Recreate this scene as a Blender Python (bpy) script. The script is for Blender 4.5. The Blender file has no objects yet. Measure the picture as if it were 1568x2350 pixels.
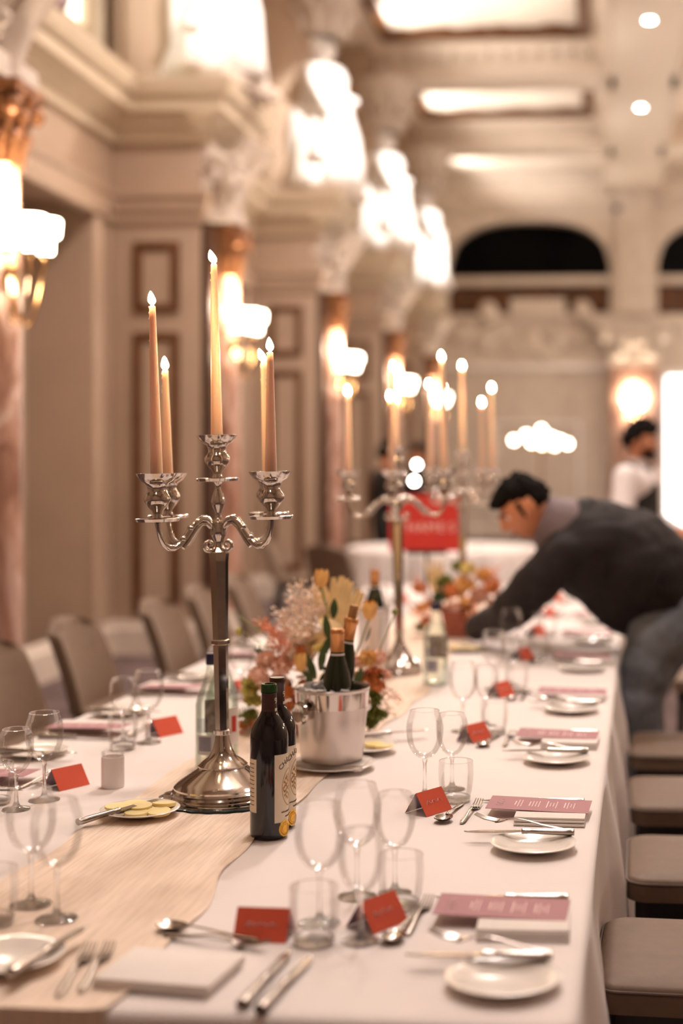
import bpy, bmesh, math, random
from math import sin, cos, pi, radians as R, sqrt, atan2
from mathutils import Vector, Matrix, Euler, noise as mnoise

S = bpy.context.scene
COL = S.collection
random.seed(7)

# ------------------------------------------------------------------ camera
CAM_H = 1.488
FPX = 50.0 / 36.0 * 2350.0            # focal length in pixels of the 1568x2350 frame
PX0, PY0 = 1150.0, 1065.0             # principal point (shifted lens)
YAW = R(5.6)
CY, SY = cos(YAW), sin(YAW)
cam = bpy.data.cameras.new('camera')
cam.lens = 50; cam.sensor_width = 36; cam.sensor_fit = 'AUTO'
cam.shift_x = (784 - PX0) / 2350.0
cam.shift_y = -(1175 - PY0) / 2350.0
cam.clip_start = .05; cam.clip_end = 200
cam.dof.use_dof = True
cam.dof.focus_distance = 2.93
cam.dof.aperture_fstop = 1.4
cam.dof.aperture_blades = 0
camo = bpy.data.objects.new('camera', cam); COL.objects.link(camo)
camo.location = (0, 0, CAM_H); camo.rotation_euler = (R(90), 0, YAW)
S.camera = camo

def cw(px, py, z):
    """world point seen at photo pixel (px,py) at depth z along the camera axis"""
    u = (px - PX0) / FPX
    return Vector((z * (-SY + u * CY), z * (CY + u * SY), CAM_H - (py - PY0) / FPX * z))
TABLE = 0.75
def at(px, py, h=TABLE):
    z = (CAM_H - h) * FPX / (py - PY0)
    return cw(px, py, z)

# ------------------------------------------------------------------ world, exposure, lights
S.view_settings.view_transform = 'Standard'
S.view_settings.look = 'None'
S.view_settings.exposure = 0.0
S.view_settings.gamma = 1.0
S.view_settings.use_curve_mapping = False
S.cycles.transparent_max_bounces = 48
S.cycles.max_bounces = 10
S.cycles.diffuse_bounces = 5
S.cycles.sample_clamp_indirect = 6
S.cycles.caustics_reflective = False
S.cycles.caustics_refractive = False
w = bpy.data.worlds.new('room_ambient'); S.world = w; w.use_nodes = True
w.node_tree.nodes['Background'].inputs[0].default_value = (1, .9, .8, 1)
w.node_tree.nodes['Background'].inputs[1].default_value = .1
WARM = (1.0, .875, .81)
def lamp(name, kind, loc, energy, color=WARM, rot=(0, 0, 0), size=.1, spot=60, blend=.5, target=None):
    l = bpy.data.lights.new(name, kind); l.energy = energy; l.color = color
    if kind == 'AREA': l.size = size
    else: l.shadow_soft_size = size
    if kind == 'SPOT': l.spot_size = R(spot); l.spot_blend = blend
    o = bpy.data.objects.new(name, l); COL.objects.link(o); o.location = loc
    if target is not None:
        d = Vector(target) - Vector(loc); o.rotation_euler = d.to_track_quat('-Z', 'Y').to_euler()
    else: o.rotation_euler = rot
    return o
BEAM_Z, CEIL_Z = 6.95, 7.42
for y, e in ((-1.0, 30), (3.6, 130), (8.2, 255), (12.6, 210)):           # overhead fills added out of view to light the near half
    lamp('ceiling_fill', 'AREA', (-.6, y, 6.9), e, size=.55)
lamp('ceiling_fill', 'AREA', (2.6, 4.5, 6.9), 60, size=.5)  # one more overhead fill, added on the right
for y, z, e in ((4.5, 5.6, 70), (10.5, 6.1, 300)): lamp('upward_fill', 'AREA', (.2, y, z), e, rot=(pi, 0, 0), size=1.0)  # unseen upward area lights added to brighten the ceiling
DOWN = [(.43, 17.5), (.43, 21.8)]
for x, y in DOWN:
    lamp('downlight_lamp', 'SPOT', (x, y, BEAM_Z - .07), 600, size=.07, spot=125, blend=.8, target=(x, y, 0))
PIERS = [6.5, 10.8, 15.3, 19.8, 24.3]
for y in PIERS[1:]:                                                   # statue spotlights, coffer uplights and an added fill per coffer
    lamp('statue_spotlight', 'SPOT', (-.3, y - 2.6, 6.8), 900 if y < 12 else 2400, color=(1, .95, .9), size=.05, spot=20, blend=.6, target=(-3.2, y + .15, 5.25))
    lamp('coffer_uplight_and_fill', 'SPOT', (-3.0, y + 3.1, 6.75), 110, color=(1, .95, .88), size=.05, spot=130, blend=.7, target=(-2.4, y + 3.2, 7.4))
    lamp('coffer_uplight_and_fill', 'SPOT', (-1.5, y + 2.6, 6.2), 75, color=(1, .93, .86), size=.08, spot=150, blend=.6, target=(-1.2, y + 2.8, 7.4))  # extra fill hung below the coffer, added to lift its ceiling
for y in PIERS: lamp('sconce_and_fill_lamp', 'POINT', (4.3, y + .3, 2.6), 75, color=(1, .84, .68), size=.08)   # unseen point lights added along the right wall to brighten the far end
for y in (15.3, 19.8, 24.3): lamp('cornice_fill', 'POINT', (3.9, y + 1.5, 5.0), 150, color=(1, .9, .78), size=.15)  # unseen point lights added high on the right to brighten ceiling and end wall
ROOM_SET = [o for o in COL.objects if o.name.startswith(('downlight', 'statue', 'coffer', 'cornice', 'sconce'))]

# ------------------------------------------------------------------ materials
def mat(name, col, rough=.5, metal=0., var=0., scale=20., bump=0., bscale=60., sheen=0., sss=0., emit=None, est=0., spec=.5, aniso=None):
    m = bpy.data.materials.new(name); m.use_nodes = True
    nt = m.node_tree; b = nt.nodes['Principled BSDF']
    b.inputs['Base Color'].default_value = (*col, 1)
    b.inputs['Roughness'].default_value = rough
    b.inputs['Metallic'].default_value = metal
    b.inputs['Specular IOR Level'].default_value = spec
    if sss:
        b.inputs['Subsurface Weight'].default_value = sss
        b.inputs['Subsurface Radius'].default_value = (.03, .012, .006)
        b.inputs['Subsurface Scale'].default_value = .6
    if sheen: b.inputs['Sheen Weight'].default_value = sheen
    if emit:
        b.inputs['Emission Color'].default_value = (*emit, 1); b.inputs['Emission Strength'].default_value = est
    tc = nt.nodes.new('ShaderNodeTexCoord')
    mp = nt.nodes.new('ShaderNodeMapping'); nt.links.new(tc.outputs['Object'], mp.inputs[0])
    if aniso: mp.inputs['Scale'].default_value = aniso
    n = nt.nodes.new('ShaderNodeTexNoise'); n.inputs['Scale'].default_value = scale; n.inputs['Detail'].default_value = 5
    nt.links.new(mp.outputs[0], n.inputs['Vector'])
    r = nt.nodes.new('ShaderNodeValToRGB')
    r.color_ramp.elements[0].position = .3; r.color_ramp.elements[1].position = .7
    r.color_ramp.elements[0].color = (*[c * (1 - var) for c in col], 1)
    r.color_ramp.elements[1].color = (*[min(1, c * (1 + var * .6)) for c in col], 1)
    nt.links.new(n.outputs[0], r.inputs[0]); nt.links.new(r.outputs[0], b.inputs['Base Color'])
    if bump:
        n2 = nt.nodes.new('ShaderNodeTexNoise'); n2.inputs['Scale'].default_value = bscale; n2.inputs['Detail'].default_value = 4
        nt.links.new(mp.outputs[0], n2.inputs['Vector'])
        bp = nt.nodes.new('ShaderNodeBump'); bp.inputs['Strength'].default_value = bump; bp.inputs['Distance'].default_value = .01
        nt.links.new(n2.outputs[0], bp.inputs['Height']); nt.links.new(bp.outputs[0], b.inputs['Normal'])
    return m
def emis(name, col, st):
    m = bpy.data.materials.new(name); m.use_nodes = True; nt = m.node_tree
    nt.nodes.clear(); e = nt.nodes.new('ShaderNodeEmission'); o = nt.nodes.new('ShaderNodeOutputMaterial')
    e.inputs[0].default_value = (*col, 1); e.inputs[1].default_value = st
    nt.links.new(e.outputs[0], o.inputs[0]); return m
def thin_glass(name, tint=(1, 1, 1), edge=(.62, .58, .56), refl=.45):
    """thin blown glass: see-through, darker and more reflective where seen edge on"""
    m = bpy.data.materials.new(name); m.use_nodes = True; nt = m.node_tree; nt.nodes.clear()
    o = nt.nodes.new('ShaderNodeOutputMaterial'); mx = nt.nodes.new('ShaderNodeMixShader')
    t = nt.nodes.new('ShaderNodeBsdfTransparent'); g = nt.nodes.new('ShaderNodeBsdfGlossy'); g.inputs['Roughness'].default_value = .03
    lw = nt.nodes.new('ShaderNodeLayerWeight'); lw.inputs[0].default_value = .35
    r = nt.nodes.new('ShaderNodeValToRGB')
    r.color_ramp.elements[0].position = .80; r.color_ramp.elements[0].color = (*tint, 1)
    r.color_ramp.elements[1].position = .98; r.color_ramp.elements[1].color = (*edge, 1)
    nt.links.new(lw.outputs['Facing'], r.inputs[0]); nt.links.new(r.outputs[0], t.inputs[0])
    mm = nt.nodes.new('ShaderNodeMath'); mm.operation = 'MULTIPLY'; mm.inputs[1].default_value = refl
    f = nt.nodes.new('ShaderNodeFresnel'); f.inputs[0].default_value = 1.45
    nt.links.new(f.outputs[0], mm.inputs[0]); nt.links.new(mm.outputs[0], mx.inputs[0])
    nt.links.new(t.outputs[0], mx.inputs[1]); nt.links.new(g.outputs[0], mx.inputs[2]); nt.links.new(mx.outputs[0], o.inputs[0])
    return m
def solid_glass(name, tint=(1, 1, 1), clear=.35):
    m = bpy.data.materials.new(name); m.use_nodes = True; nt = m.node_tree; nt.nodes.clear()
    o = nt.nodes.new('ShaderNodeOutputMaterial'); mx = nt.nodes.new('ShaderNodeMixShader'); mx.inputs[0].default_value = clear
    t = nt.nodes.new('ShaderNodeBsdfTransparent'); t.inputs[0].default_value = (*tint, 1)
    g = nt.nodes.new('ShaderNodeBsdfGlass'); g.inputs['Color'].default_value = (*tint, 1); g.inputs['IOR'].default_value = 1.48; g.inputs['Roughness'].default_value = .01
    nt.links.new(g.outputs[0], mx.inputs[1]); nt.links.new(t.outputs[0], mx.inputs[2]); nt.links.new(mx.outputs[0], o.inputs[0])
    return m
def marble(name, c1, c2, c3):
    m = mat(name, c1, .25); nt = m.node_tree; b = nt.nodes['Principled BSDF']
    tc = nt.nodes.new('ShaderNodeTexCoord'); mp = nt.nodes.new('ShaderNodeMapping'); mp.inputs['Scale'].default_value = (3, 3, 1.1)
    n = nt.nodes.new('ShaderNodeTexNoise'); n.inputs['Scale'].default_value = 2.2; n.inputs['Detail'].default_value = 9; n.inputs['Distortion'].default_value = 1.6
    r = nt.nodes.new('ShaderNodeValToRGB'); e = r.color_ramp.elements
    e[0].position = .32; e[0].color = (*c1, 1); e[1].position = .7; e[1].color = (*c3, 1)
    k = e.new(.5); k.color = (*c2, 1)
    nt.links.new(tc.outputs['Object'], mp.inputs[0]); nt.links.new(mp.outputs[0], n.inputs['Vector']); nt.links.new(n.outputs[0], r.inputs[0]); nt.links.new(r.outputs[0], b.inputs['Base Color'])
    return m
M = {}
M['wall'] = mat('wall_paint', (.42, .305, .22), .6, var=.05, scale=3, bump=.05, bscale=30)
M['attic'] = mat('attic_paint', (.60, .495, .36), .6, var=.05, scale=3)
M['plaster'] = mat('ornate_plaster', (.62, .53, .45), .55, var=.1, scale=5, bump=.35, bscale=7)
M['ceil'] = mat('ceiling_plaster', (.78, .67, .56), .6, var=.04, scale=4)
M['gold'] = mat('gilding', (.13, .046, .010), .5, metal=.15, var=.3, scale=14, bump=.2, bscale=25)
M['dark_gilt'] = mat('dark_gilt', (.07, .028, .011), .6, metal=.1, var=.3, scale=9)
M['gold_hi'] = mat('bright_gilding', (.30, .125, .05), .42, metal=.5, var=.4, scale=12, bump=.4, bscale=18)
M['marble'] = marble('pink_marble', (.20, .085, .05), (.44, .24, .17), (.66, .47, .40))
M['statue'] = mat('white_plaster_statue', (.82, .78, .74), .6, var=.08, scale=8)
M['carpet'] = mat('carpet', (.115, .075, .072), .95, var=.55, scale=2.2, bump=.3, bscale=120)
M['dark'] = mat('gallery_gloom', (.008, .006, .006), .9)
M['cloth'] = mat('white_linen', (.79, .725, .70), .85, var=.03, scale=3, bump=.06, bscale=220, sheen=.2)
M['cloth_fold'] = M['cloth']
M['napkin'] = mat('napkin_linen', (.80, .74, .70), .9, var=.03, scale=20, bump=.1, bscale=300)
M['silver'] = mat('polished_silver', (.60, .545, .50), .12, metal=1, var=.06, scale=6, bump=.02, bscale=12)
M['steel'] = mat('cutlery_steel', (.40, .36, .33), .22, metal=1, var=.05)
M['frost'] = mat('frosted_steel', (.56, .50, .47), .30, metal=1, var=.08, scale=9)
M['mirror'] = mat('mirror_glass', (.7, .72, .7), .03, metal=1)
M['mirror_edge'] = mat('mirror_edge', (.02, .03, .03), .2)
M['wax'] = mat('taper_wax', (.95, .69, .52), .45, var=.03, scale=12, sss=.6)
M['wick'] = mat('wick', (.03, .02, .02), .9)
M['flame'] = emis('flame', (1, .66, .34), 260)
M['shade'] = emis('lit_glass_shade', (1, .84, .64), 22)
M['bulb'] = emis('lit_bulb', (1, .92, .8), 45)
M['glow_win'] = emis('daylit_pane', (1, .97, .93), 5.0)
M['clere'] = emis('lit_clerestory', (1, .95, .78), 3.5)
M['brass'] = mat('brass', (.40, .24, .11), .25, metal=1, var=.15)
M['glass'] = thin_glass('clear_wine_glass', edge=(.74, .70, .68))
M['tglass'] = thin_glass('water_tumbler_glass', edge=(.78, .74, .72))
M['gbase'] = solid_glass('solid_glass')
M['ice'] = mat('ice', (.78, .76, .76), .12, var=.1, scale=60, bump=.3); M['ice'].node_tree.nodes['Principled BSDF'].inputs['Transmission Weight'].default_value = .45
M['wbottle'] = thin_glass('water_bottle_glass', (.93, .97, .93), (.38, .46, .42))
M['water'] = thin_glass('water', (.95, .97, .96), (.72, .78, .76), .4)
M['wine'] = mat('dark_wine_glass', (.006, .004, .006), .07, spec=.6)
M['winegreen'] = mat('dark_green_glass', (.008, .016, .004), .06, spec=.6)
M['greenlip'] = mat('green_lip', (.01, .05, .01), .08)
M['capsule'] = mat('brown_capsule', (.045, .012, .008), .35, var=.1)
M['label'] = mat('cream_label', (.74, .64, .50), .7, var=.04, scale=30)
M['print'] = mat('label_print', (.10, .075, .06), .7)
M['sepia'] = mat('sepia_print', (.42, .23, .08), .7, var=.3, scale=60)
M['medal'] = mat('gold_medal', (.80, .45, .06), .35, metal=.6, var=.2, scale=200)
M['foil'] = mat('copper_foil', (.72, .34, .13), .32, metal=.75, var=.1, bump=.1)
M['china'] = mat('white_china', (.82, .76, .70), .18, var=.02)
M['butter'] = mat('butter', (.88, .70, .30), .45, var=.06, scale=18, sss=.2)
M['card'] = mat('vermilion_card', (.64, .085, .036), .75, var=.03, scale=80)
M['card_in'] = mat('mauve_card', (.42, .33, .38), .8)
M['menu'] = mat('mauve_menu_card', (.41, .205, .225), .8, var=.03)
M['ink'] = mat('pale_ink', (.82, .62, .60), .8)
M['ivory'] = mat('frosted_votive', (.90, .84, .81), .5, var=.03)
M['leather'] = mat('taupe_leather', (.185, .126, .088), .6, spec=.25, var=.08, scale=30, bump=.06, bscale=350)
M['piping'] = mat('dark_piping', (.10, .065, .045), .5)
M['chairframe'] = mat('black_chair_frame', (.012, .010, .010), .4)
M['wood'] = mat('dark_wood', (.06, .03, .018), .4, var=.3, aniso=(1, 12, 1))
M['red'] = mat('red_board', (.56, .03, .022), .6, var=.04, scale=12)
M['white'] = mat('white_paint', (.85, .80, .78), .6)
M['terracotta'] = mat('terracotta', (.34, .10, .06), .7, var=.15, scale=20)
M['skin'] = mat('skin', (.60, .24, .12), .5, var=.06, scale=30, sss=.1)
M['hair'] = mat('black_hair', (.006, .004, .003), .8, var=.5, scale=60, bump=.6, bscale=90, spec=.12)
M['jacket'] = mat('charcoal_jacket', (.015, .010, .010), .85, var=.3, scale=8, bump=.2, bscale=60)
M['collar'] = mat('grey_mauve_collar', (.22, .17, .18), .85, var=.1)
M['denim'] = mat('blue_denim', (.20, .225, .26), .85, var=.45, scale=7, bump=.2, bscale=200)
M['shirt'] = mat('white_shirt', (.80, .74, .74), .8, var=.03)
M['waistcoat'] = mat('black_waistcoat', (.010, .009, .009), .7)
M['shoe'] = mat('black_shoe', (.015, .012, .01), .3)
# flowers
M['peach'] = mat('peach_petal', (.93, .55, .20), .55, var=.2, scale=30, sss=.2)
M['cream'] = mat('cream_dried_leaf', (.84, .64, .34), .7, var=.18, scale=25)
M['ruscus'] = mat('bleached_ruscus', (.93, .77, .65), .7, var=.1, scale=40)
M['coral'] = mat('coral_astilbe', (.86, .36, .20), .7, var=.2, scale=40)
M['pink'] = mat('dusty_pink_petal', (.93, .64, .52), .65, var=.12, scale=40)
M['rust'] = mat('rust_petal', (.74, .27, .09), .65, var=.3, scale=40)
M['lime'] = mat('lime_petal', (.52, .47, .12), .6, var=.25, scale=40)
M['leaf'] = mat('dark_green_leaf', (.05, .085, .02), .5, var=.3, scale=30)
M['leaf2'] = mat('fresh_green_leaf', (.22, .25, .05), .5, var=.3, scale=30)
M['stem'] = mat('green_stem', (.27, .32, .09), .55)
M['lemon'] = mat('pale_yellow_petal', (.86, .72, .27), .6, var=.15, scale=40)

def runner_mat():
    m = mat('cheesecloth', (.86, .70, .57), .9, var=.03, scale=7, aniso=(5, .3, 1), bump=.03, bscale=60)
    nt = m.node_tree; b = nt.nodes['Principled BSDF']
    tc = nt.nodes.new('ShaderNodeTexCoord'); mp = nt.nodes.new('ShaderNodeMapping'); mp.inputs['Scale'].default_value = (300, 9, 1)
    n = nt.nodes.new('ShaderNodeTexNoise'); n.inputs['Scale'].default_value = 1.; n.inputs['Detail'].default_value = 3
    r = nt.nodes.new('ShaderNodeValToRGB'); r.color_ramp.elements[0].position = .40; r.color_ramp.elements[0].color = (.84,) * 3 + (1,)
    r.color_ramp.elements[1].position = .56; r.color_ramp.elements[1].color = (1, 1, 1, 1)
    nt.links.new(tc.outputs['Object'], mp.inputs[0]); nt.links.new(mp.outputs[0], n.inputs['Vector'])
    nt.links.new(n.outputs[0], r.inputs[0]); nt.links.new(r.outputs[0], b.inputs['Alpha'])
    return m
M['runner'] = runner_mat()

# ------------------------------------------------------------------ mesh helpers
I4 = Matrix.Identity(4)
def T(x, y, z): return Matrix.Translation((x, y, z))
def RZ(a): return Matrix.Rotation(a, 4, 'Z')
def RX(a): return Matrix.Rotation(a, 4, 'X')
def RY(a): return Matrix.Rotation(a, 4, 'Y')
def SC(x, y, z): return Matrix.Diagonal((x, y, z, 1))
def axis_mat(p, d):
    """matrix taking +Z to direction d, at p"""
    return Matrix.Translation(p) @ Vector(d).to_track_quat('Z', 'Y').to_matrix().to_4x4()

class MB:
    def __init__(s): s.b = bmesh.new()
    def V(s, p, m=I4): return s.b.verts.new(m @ Vector(p))
    def F(s, vs):
        try: return s.b.faces.new(vs)
        except ValueError: return None
    def box(s, c, d, m=I4, taper=1.0):
        x, y, z = c; a, b_, h = d[0] / 2, d[1] / 2, d[2] / 2
        v = [s.V((x + i * a * (taper if k > 0 else 1), y + j * b_ * (taper if k > 0 else 1), z + k * h), m) for k in (-1, 1) for j in (-1, 1) for i in (-1, 1)]
        for q in ((0, 2, 3, 1), (4, 5, 7, 6), (0, 1, 5, 4), (2, 6, 7, 3), (0, 4, 6, 2), (1, 3, 7, 5)): s.F([v[i] for i in q])
        return s
    def lathe(s, prof, n=32, m=I4, fn=None, cap=True):
        rings = []
        for r, z in prof:
            if r < 1e-5: rings.append([s.V((0, 0, z), m)])
            else:
                ring = []
                for i in range(n):
                    a = 2 * pi * i / n; rr = r * (fn(a, z) if fn else 1)
                    ring.append(s.V((rr * cos(a), rr * sin(a), z), m))
                rings.append(ring)
        for A, B in zip(rings, rings[1:]):
            if len(A) == 1 and len(B) == 1: continue
            for i in range(n):
                j = (i + 1) % n
                if len(A) == 1: s.F([A[0], B[j], B[i]])
                elif len(B) == 1: s.F([A[i], A[j], B[0]])
                else: s.F([A[i], A[j], B[j], B[i]])
        return s
    def tube(s, pts, rad, n=10, m=I4, cap=True, flat=1.0):
        pts = [Vector(p) for p in pts]
        if not isinstance(rad, (list, tuple)): rad = [rad] * len(pts)
        prev = None; rings = []
        for k, p in enumerate(pts):
            d = (pts[min(k + 1, len(pts) - 1)] - pts[max(k - 1, 0)]).normalized()
            if prev is None:
                up = Vector((0, 0, 1)) if abs(d.z) < .9 else Vector((1, 0, 0))
                x = d.cross(up).normalized()
            else:
                x = (prev - d * prev.dot(d)).normalized()
            prev = x; y = d.cross(x)
            rings.append([s.V(p + (x * cos(2 * pi * i / n) + y * sin(2 * pi * i / n) * flat) * rad[k], m) for i in range(n)])
        for A, B in zip(rings, rings[1:]):
            for i in range(n): s.F([A[i], A[(i + 1) % n], B[(i + 1) % n], B[i]])
        if cap:
            s.F(rings[0][::-1]); s.F(rings[-1])
        return s
    def sphere(s, c, r, m=I4, n=16, k=10, sc=(1, 1, 1)):
        prof = [(r * sin(pi * i / k), -r * cos(pi * i / k)) for i in range(k + 1)]
        prof[0] = (0, -r); prof[-1] = (0, r)
        return s.lathe(prof, n, m @ T(*c) @ SC(*sc))
    def prism(s, poly, z0, z1, m=I4):
        a = [s.V((x, y, z0), m) for x, y in poly]; b = [s.V((x, y, z1), m) for x, y in poly]
        s.F(a[::-1]); s.F(b)
        for i in range(len(poly)): j = (i + 1) % len(poly); s.F([a[i], a[j], b[j], b[i]])
        return s
    def grid(s, fn, nu, nv, m=I4, wrap=False):
        g = [[s.V(fn(i / nu, j / nv), m) for i in range(nu + (0 if wrap else 1))] for j in range(nv + 1)]
        W = len(g[0])
        for j in range(nv):
            for i in range(nu):
                k = (i + 1) % W
                s.F([g[j][i], g[j][k], g[j + 1][k], g[j + 1][i]])
        return s
    def sweep(s, path, prof, m=I4):
        """prof of (outward offset, z) carried along a plan path; outward = right of travel"""
        rows = []
        for k, p in enumerate(path):
            p = Vector(p); ns = []
            if k > 0: d = (p - Vector(path[k - 1])).normalized(); ns.append(Vector((d.y, -d.x)))
            if k < len(path) - 1: d = (Vector(path[k + 1]) - p).normalized(); ns.append(Vector((d.y, -d.x)))
            nn = ns[0] if len(ns) == 1 else (ns[0] + ns[1])
            if len(ns) == 2: nn = nn / max(.2, 1 + ns[0].dot(ns[1]))
            rows.append([s.V((p.x + nn.x * o, p.y + nn.y * o, z), m) for o, z in prof])
        for A, B in zip(rows, rows[1:]):
            for i in range(len(prof) - 1): s.F([A[i], B[i], B[i + 1], A[i + 1]])
        return s
    def build(s, name, mt, parent=None, smooth=True, bevel=0., angle=40, solid=0., sub=0):
        bmesh.ops.recalc_face_normals(s.b, faces=s.b.faces[:])
        if bevel:
            es = [e for e in s.b.edges if len(e.link_faces) == 2 and e.calc_face_angle(0) > .6]
            bmesh.ops.bevel(s.b, geom=es, offset=bevel, segments=2, affect='EDGES', profile=.6)
        me = bpy.data.meshes.new(name); s.b.to_mesh(me); s.b.free()
        return mesh_obj(name, me, mt, parent, smooth, angle, solid, sub)
def mesh_obj(name, me, mt, parent=None, smooth=True, angle=40, solid=0., sub=0):
    me.materials.clear(); me.materials.append(M[mt] if isinstance(mt, str) else mt)
    if smooth:
        me.polygons.foreach_set('use_smooth', [True] * len(me.polygons)); me.set_sharp_from_angle(angle=R(angle))
    o = bpy.data.objects.new(name, me); COL.objects.link(o)
    if solid: q = o.modifiers.new('thickness', 'SOLIDIFY'); q.thickness = solid; q.offset = 0
    if sub: q = o.modifiers.new('subdivision', 'SUBSURF'); q.levels = sub; q.render_levels = sub
    if parent: o.parent = parent
    return o
def tag(o, label=None, cat=None, group=None, kind=None):
    if label: o['label'] = label
    if cat: o['category'] = cat
    if group: o['group'] = group
    if kind: o['kind'] = kind
    return o
def thing(name, label, cat, loc=(0, 0, 0), rz=0, group=None):
    o = bpy.data.objects.new(name, None); COL.objects.link(o); o.empty_display_size = .05
    o.location = loc; o.rotation_euler = (0, 0, rz)
    return tag(o, label, cat, group)
def dup(root, label=None, loc=None, rz=None, group=None):
    def rec(o, par):
        c = o.copy(); COL.objects.link(c)
        if par: c.parent = par
        for ch in list(KIDS.get(o.name, o.children)): rec(ch, c)
        return c
    r = rec(root, None)
    if label: r['label'] = label
    if group: r['group'] = group
    if loc is not None: r.location = loc
    if rz is not None: r.rotation_euler = (0, 0, rz)
    return r
KIDS = {}
def text_mesh(body, size, extr=0.0004, align='CENTER'):
    c = bpy.data.curves.new('lettering', 'FONT'); c.body = body; c.size = size; c.extrude = extr; c.align_x = align
    c.resolution_u = 3
    o = bpy.data.objects.new('lettering', c); COL.objects.link(o)
    dg = bpy.context.evaluated_depsgraph_get(); dg.update()
    me = bpy.data.meshes.new_from_object(o.evaluated_get(dg))
    bpy.data.objects.remove(o); bpy.data.curves.remove(c)
    return me
def xform(me, fn):
    for v in me.vertices: v.co = fn(v.co)
    return me
# ------------------------------------------------------------------ the room
WX, PX_, RXW, FY, BY = -3.96, -3.26, 4.96, 28.65, -3.2     # left wall, pier face, right wall, far wall, wall behind the camera
def struct(o): o['kind'] = 'structure'; return o
BEFORE = set(COL.objects)
struct(MB().box((.4, 12.7, -.05), (11, 35, .1)).build('floor', 'carpet', smooth=False))

# ceiling: flat slab, cross beams, lengthwise soffit
b = MB(); b.box((.43, 12.7, CEIL_Z + .1), (10.6, 35, .2))
ceiling = struct(b.build('ceiling', 'ceil', smooth=False))
beamY = [y + .22 for y in [-2.4, 2.2] + PIERS]
for y in beamY:
    for x0, x1 in ((WX, -.10), (.96, RXW)):
        b = MB(); b.box(((x0 + x1) / 2, y + .37, (BEAM_Z + CEIL_Z) / 2), (x1 - x0 + .3, .74, CEIL_Z - BEAM_Z))
        b.box(((x0 + x1) / 2, y - .05, CEIL_Z - .05), (x1 - x0, .14, .1)); b.box(((x0 + x1) / 2, y - .03, BEAM_Z + .05), (x1 - x0, .08, .07))
        b.box(((x0 + x1) / 2, y - .03, BEAM_Z + .2), (x1 - x0, .07, .035))
        bo = b.build('beam', 'ceil', ceiling, bevel=.012)
        if y > 14 and x0 < -1:
            d = MB(); n = 13
            for i in range(n): d.box((x0 + .9 + (x1 - x0 - 1.0) * i / (n - 1), y - .07, CEIL_Z - .15), (.15, .15, .10))
            d.build('dentil_row', 'ceil', bo, smooth=False)
b = MB(); b.box((.43, 12.7, (BEAM_Z + CEIL_Z) / 2), (1.07, 33.9, CEIL_Z - BEAM_Z))
for x in (-.09, .95): b.box((x, 12.7, BEAM_Z - .01), (.06, 33.9, .04))
b.build('soffit', 'ceil', ceiling, bevel=.01)
def frame_bm(x0, x1, a0, a1, wd, th, plane, m=I4):
    """rectangular moulding; plane 'XY' hangs under z=0, plane 'XZ' stands proud of y=0 towards -y, 'YZ' towards +x"""
    bm_ = MB()
    for (u0, u1, v0, v1) in ((x0, x1, a0, a0 + wd), (x0, x1, a1 - wd, a1), (x0, x0 + wd, a0 + wd, a1 - wd), (x1 - wd, x1, a0 + wd, a1 - wd)):
        c, d = ((u0 + u1) / 2, (v0 + v1) / 2), (u1 - u0, v1 - v0)
        if plane == 'XY': bm_.box((c[0], c[1], -th / 2), (d[0], d[1], th), m)
        elif plane == 'XZ': bm_.box((c[0], -th / 2, c[1]), (d[0], th, d[1]), m)
        else: bm_.box((th / 2, c[0], c[1]), (th, d[0], d[1]), m)
    return bm_
for k, y in enumerate((15.3, 19.8, 24.3)):                         # gilt frames in the coffers
    fr = frame_bm(-3.2, -.31, y - 4.5 + 1.55, y - .30, .17, .08, 'XY', T(0, 0, CEIL_Z)).build('gilt_frame', 'gold', ceiling, bevel=.012)
    b = MB(); rnd = random.Random(k)
    for i in range(26):
        t = i / 25; b.sphere((-3.0 + 2.5 * t, y - .62 + .05 * sin(t * 20), CEIL_Z - .02), .05 + .05 * rnd.random(), n=8, k=5, sc=(1.5, 1, .4))
    b.build('scroll_ornament', 'gold', fr)

# left wall with alcoves between the piers
b = MB(); edges = [BY] + PIERS + [FY]
alc = []
for i in range(len(PIERS) - 1): alc.append((PIERS[i] + 1.0, PIERS[i + 1] - .58))
alc.append((24.3 + 1.0, FY - .5)); alc.insert(0, (2.2, 6.3))
y = BY - .2
for a0, a1 in alc:
    b.box((WX - .25, (y + a0) / 2, 2.15), (.5, a0 - y, 4.3)); 
    b.box((WX - .25, (a0 + a1) / 2, 3.85), (.5, a1 - a0, .9)); y = a1
b.box((WX - .25, (y + FY + .2) / 2, 2.15), (.5, FY + .2 - y, 4.3))
b.box((WX - .55, 12.7, 2.15), (.2, 34, 4.3))
wall_left = struct(b.build('wall_left', 'wall', smooth=False))
for a0, a1 in alc:
    g = frame_bm(a0 + .25, a1 - .3, .62, 3.05, .085, .05, 'YZ', T(WX - .45, 0, 0)); g.build('gilt_frame', 'gold', wall_left, bevel=.012)
    c = MB(); c.box((WX + .03, a0 - .09, 1.68), (.08, .16, 3.34)); c.box((WX + .03, a1 + .09, 1.68), (.08, .16, 3.34)); c.box((WX + .04, (a0 + a1) / 2, 3.43), (.11, a1 - a0 + .5, .16))
    c.build('doorcase_moulding', 'wall', wall_left, bevel=.015)
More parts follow.
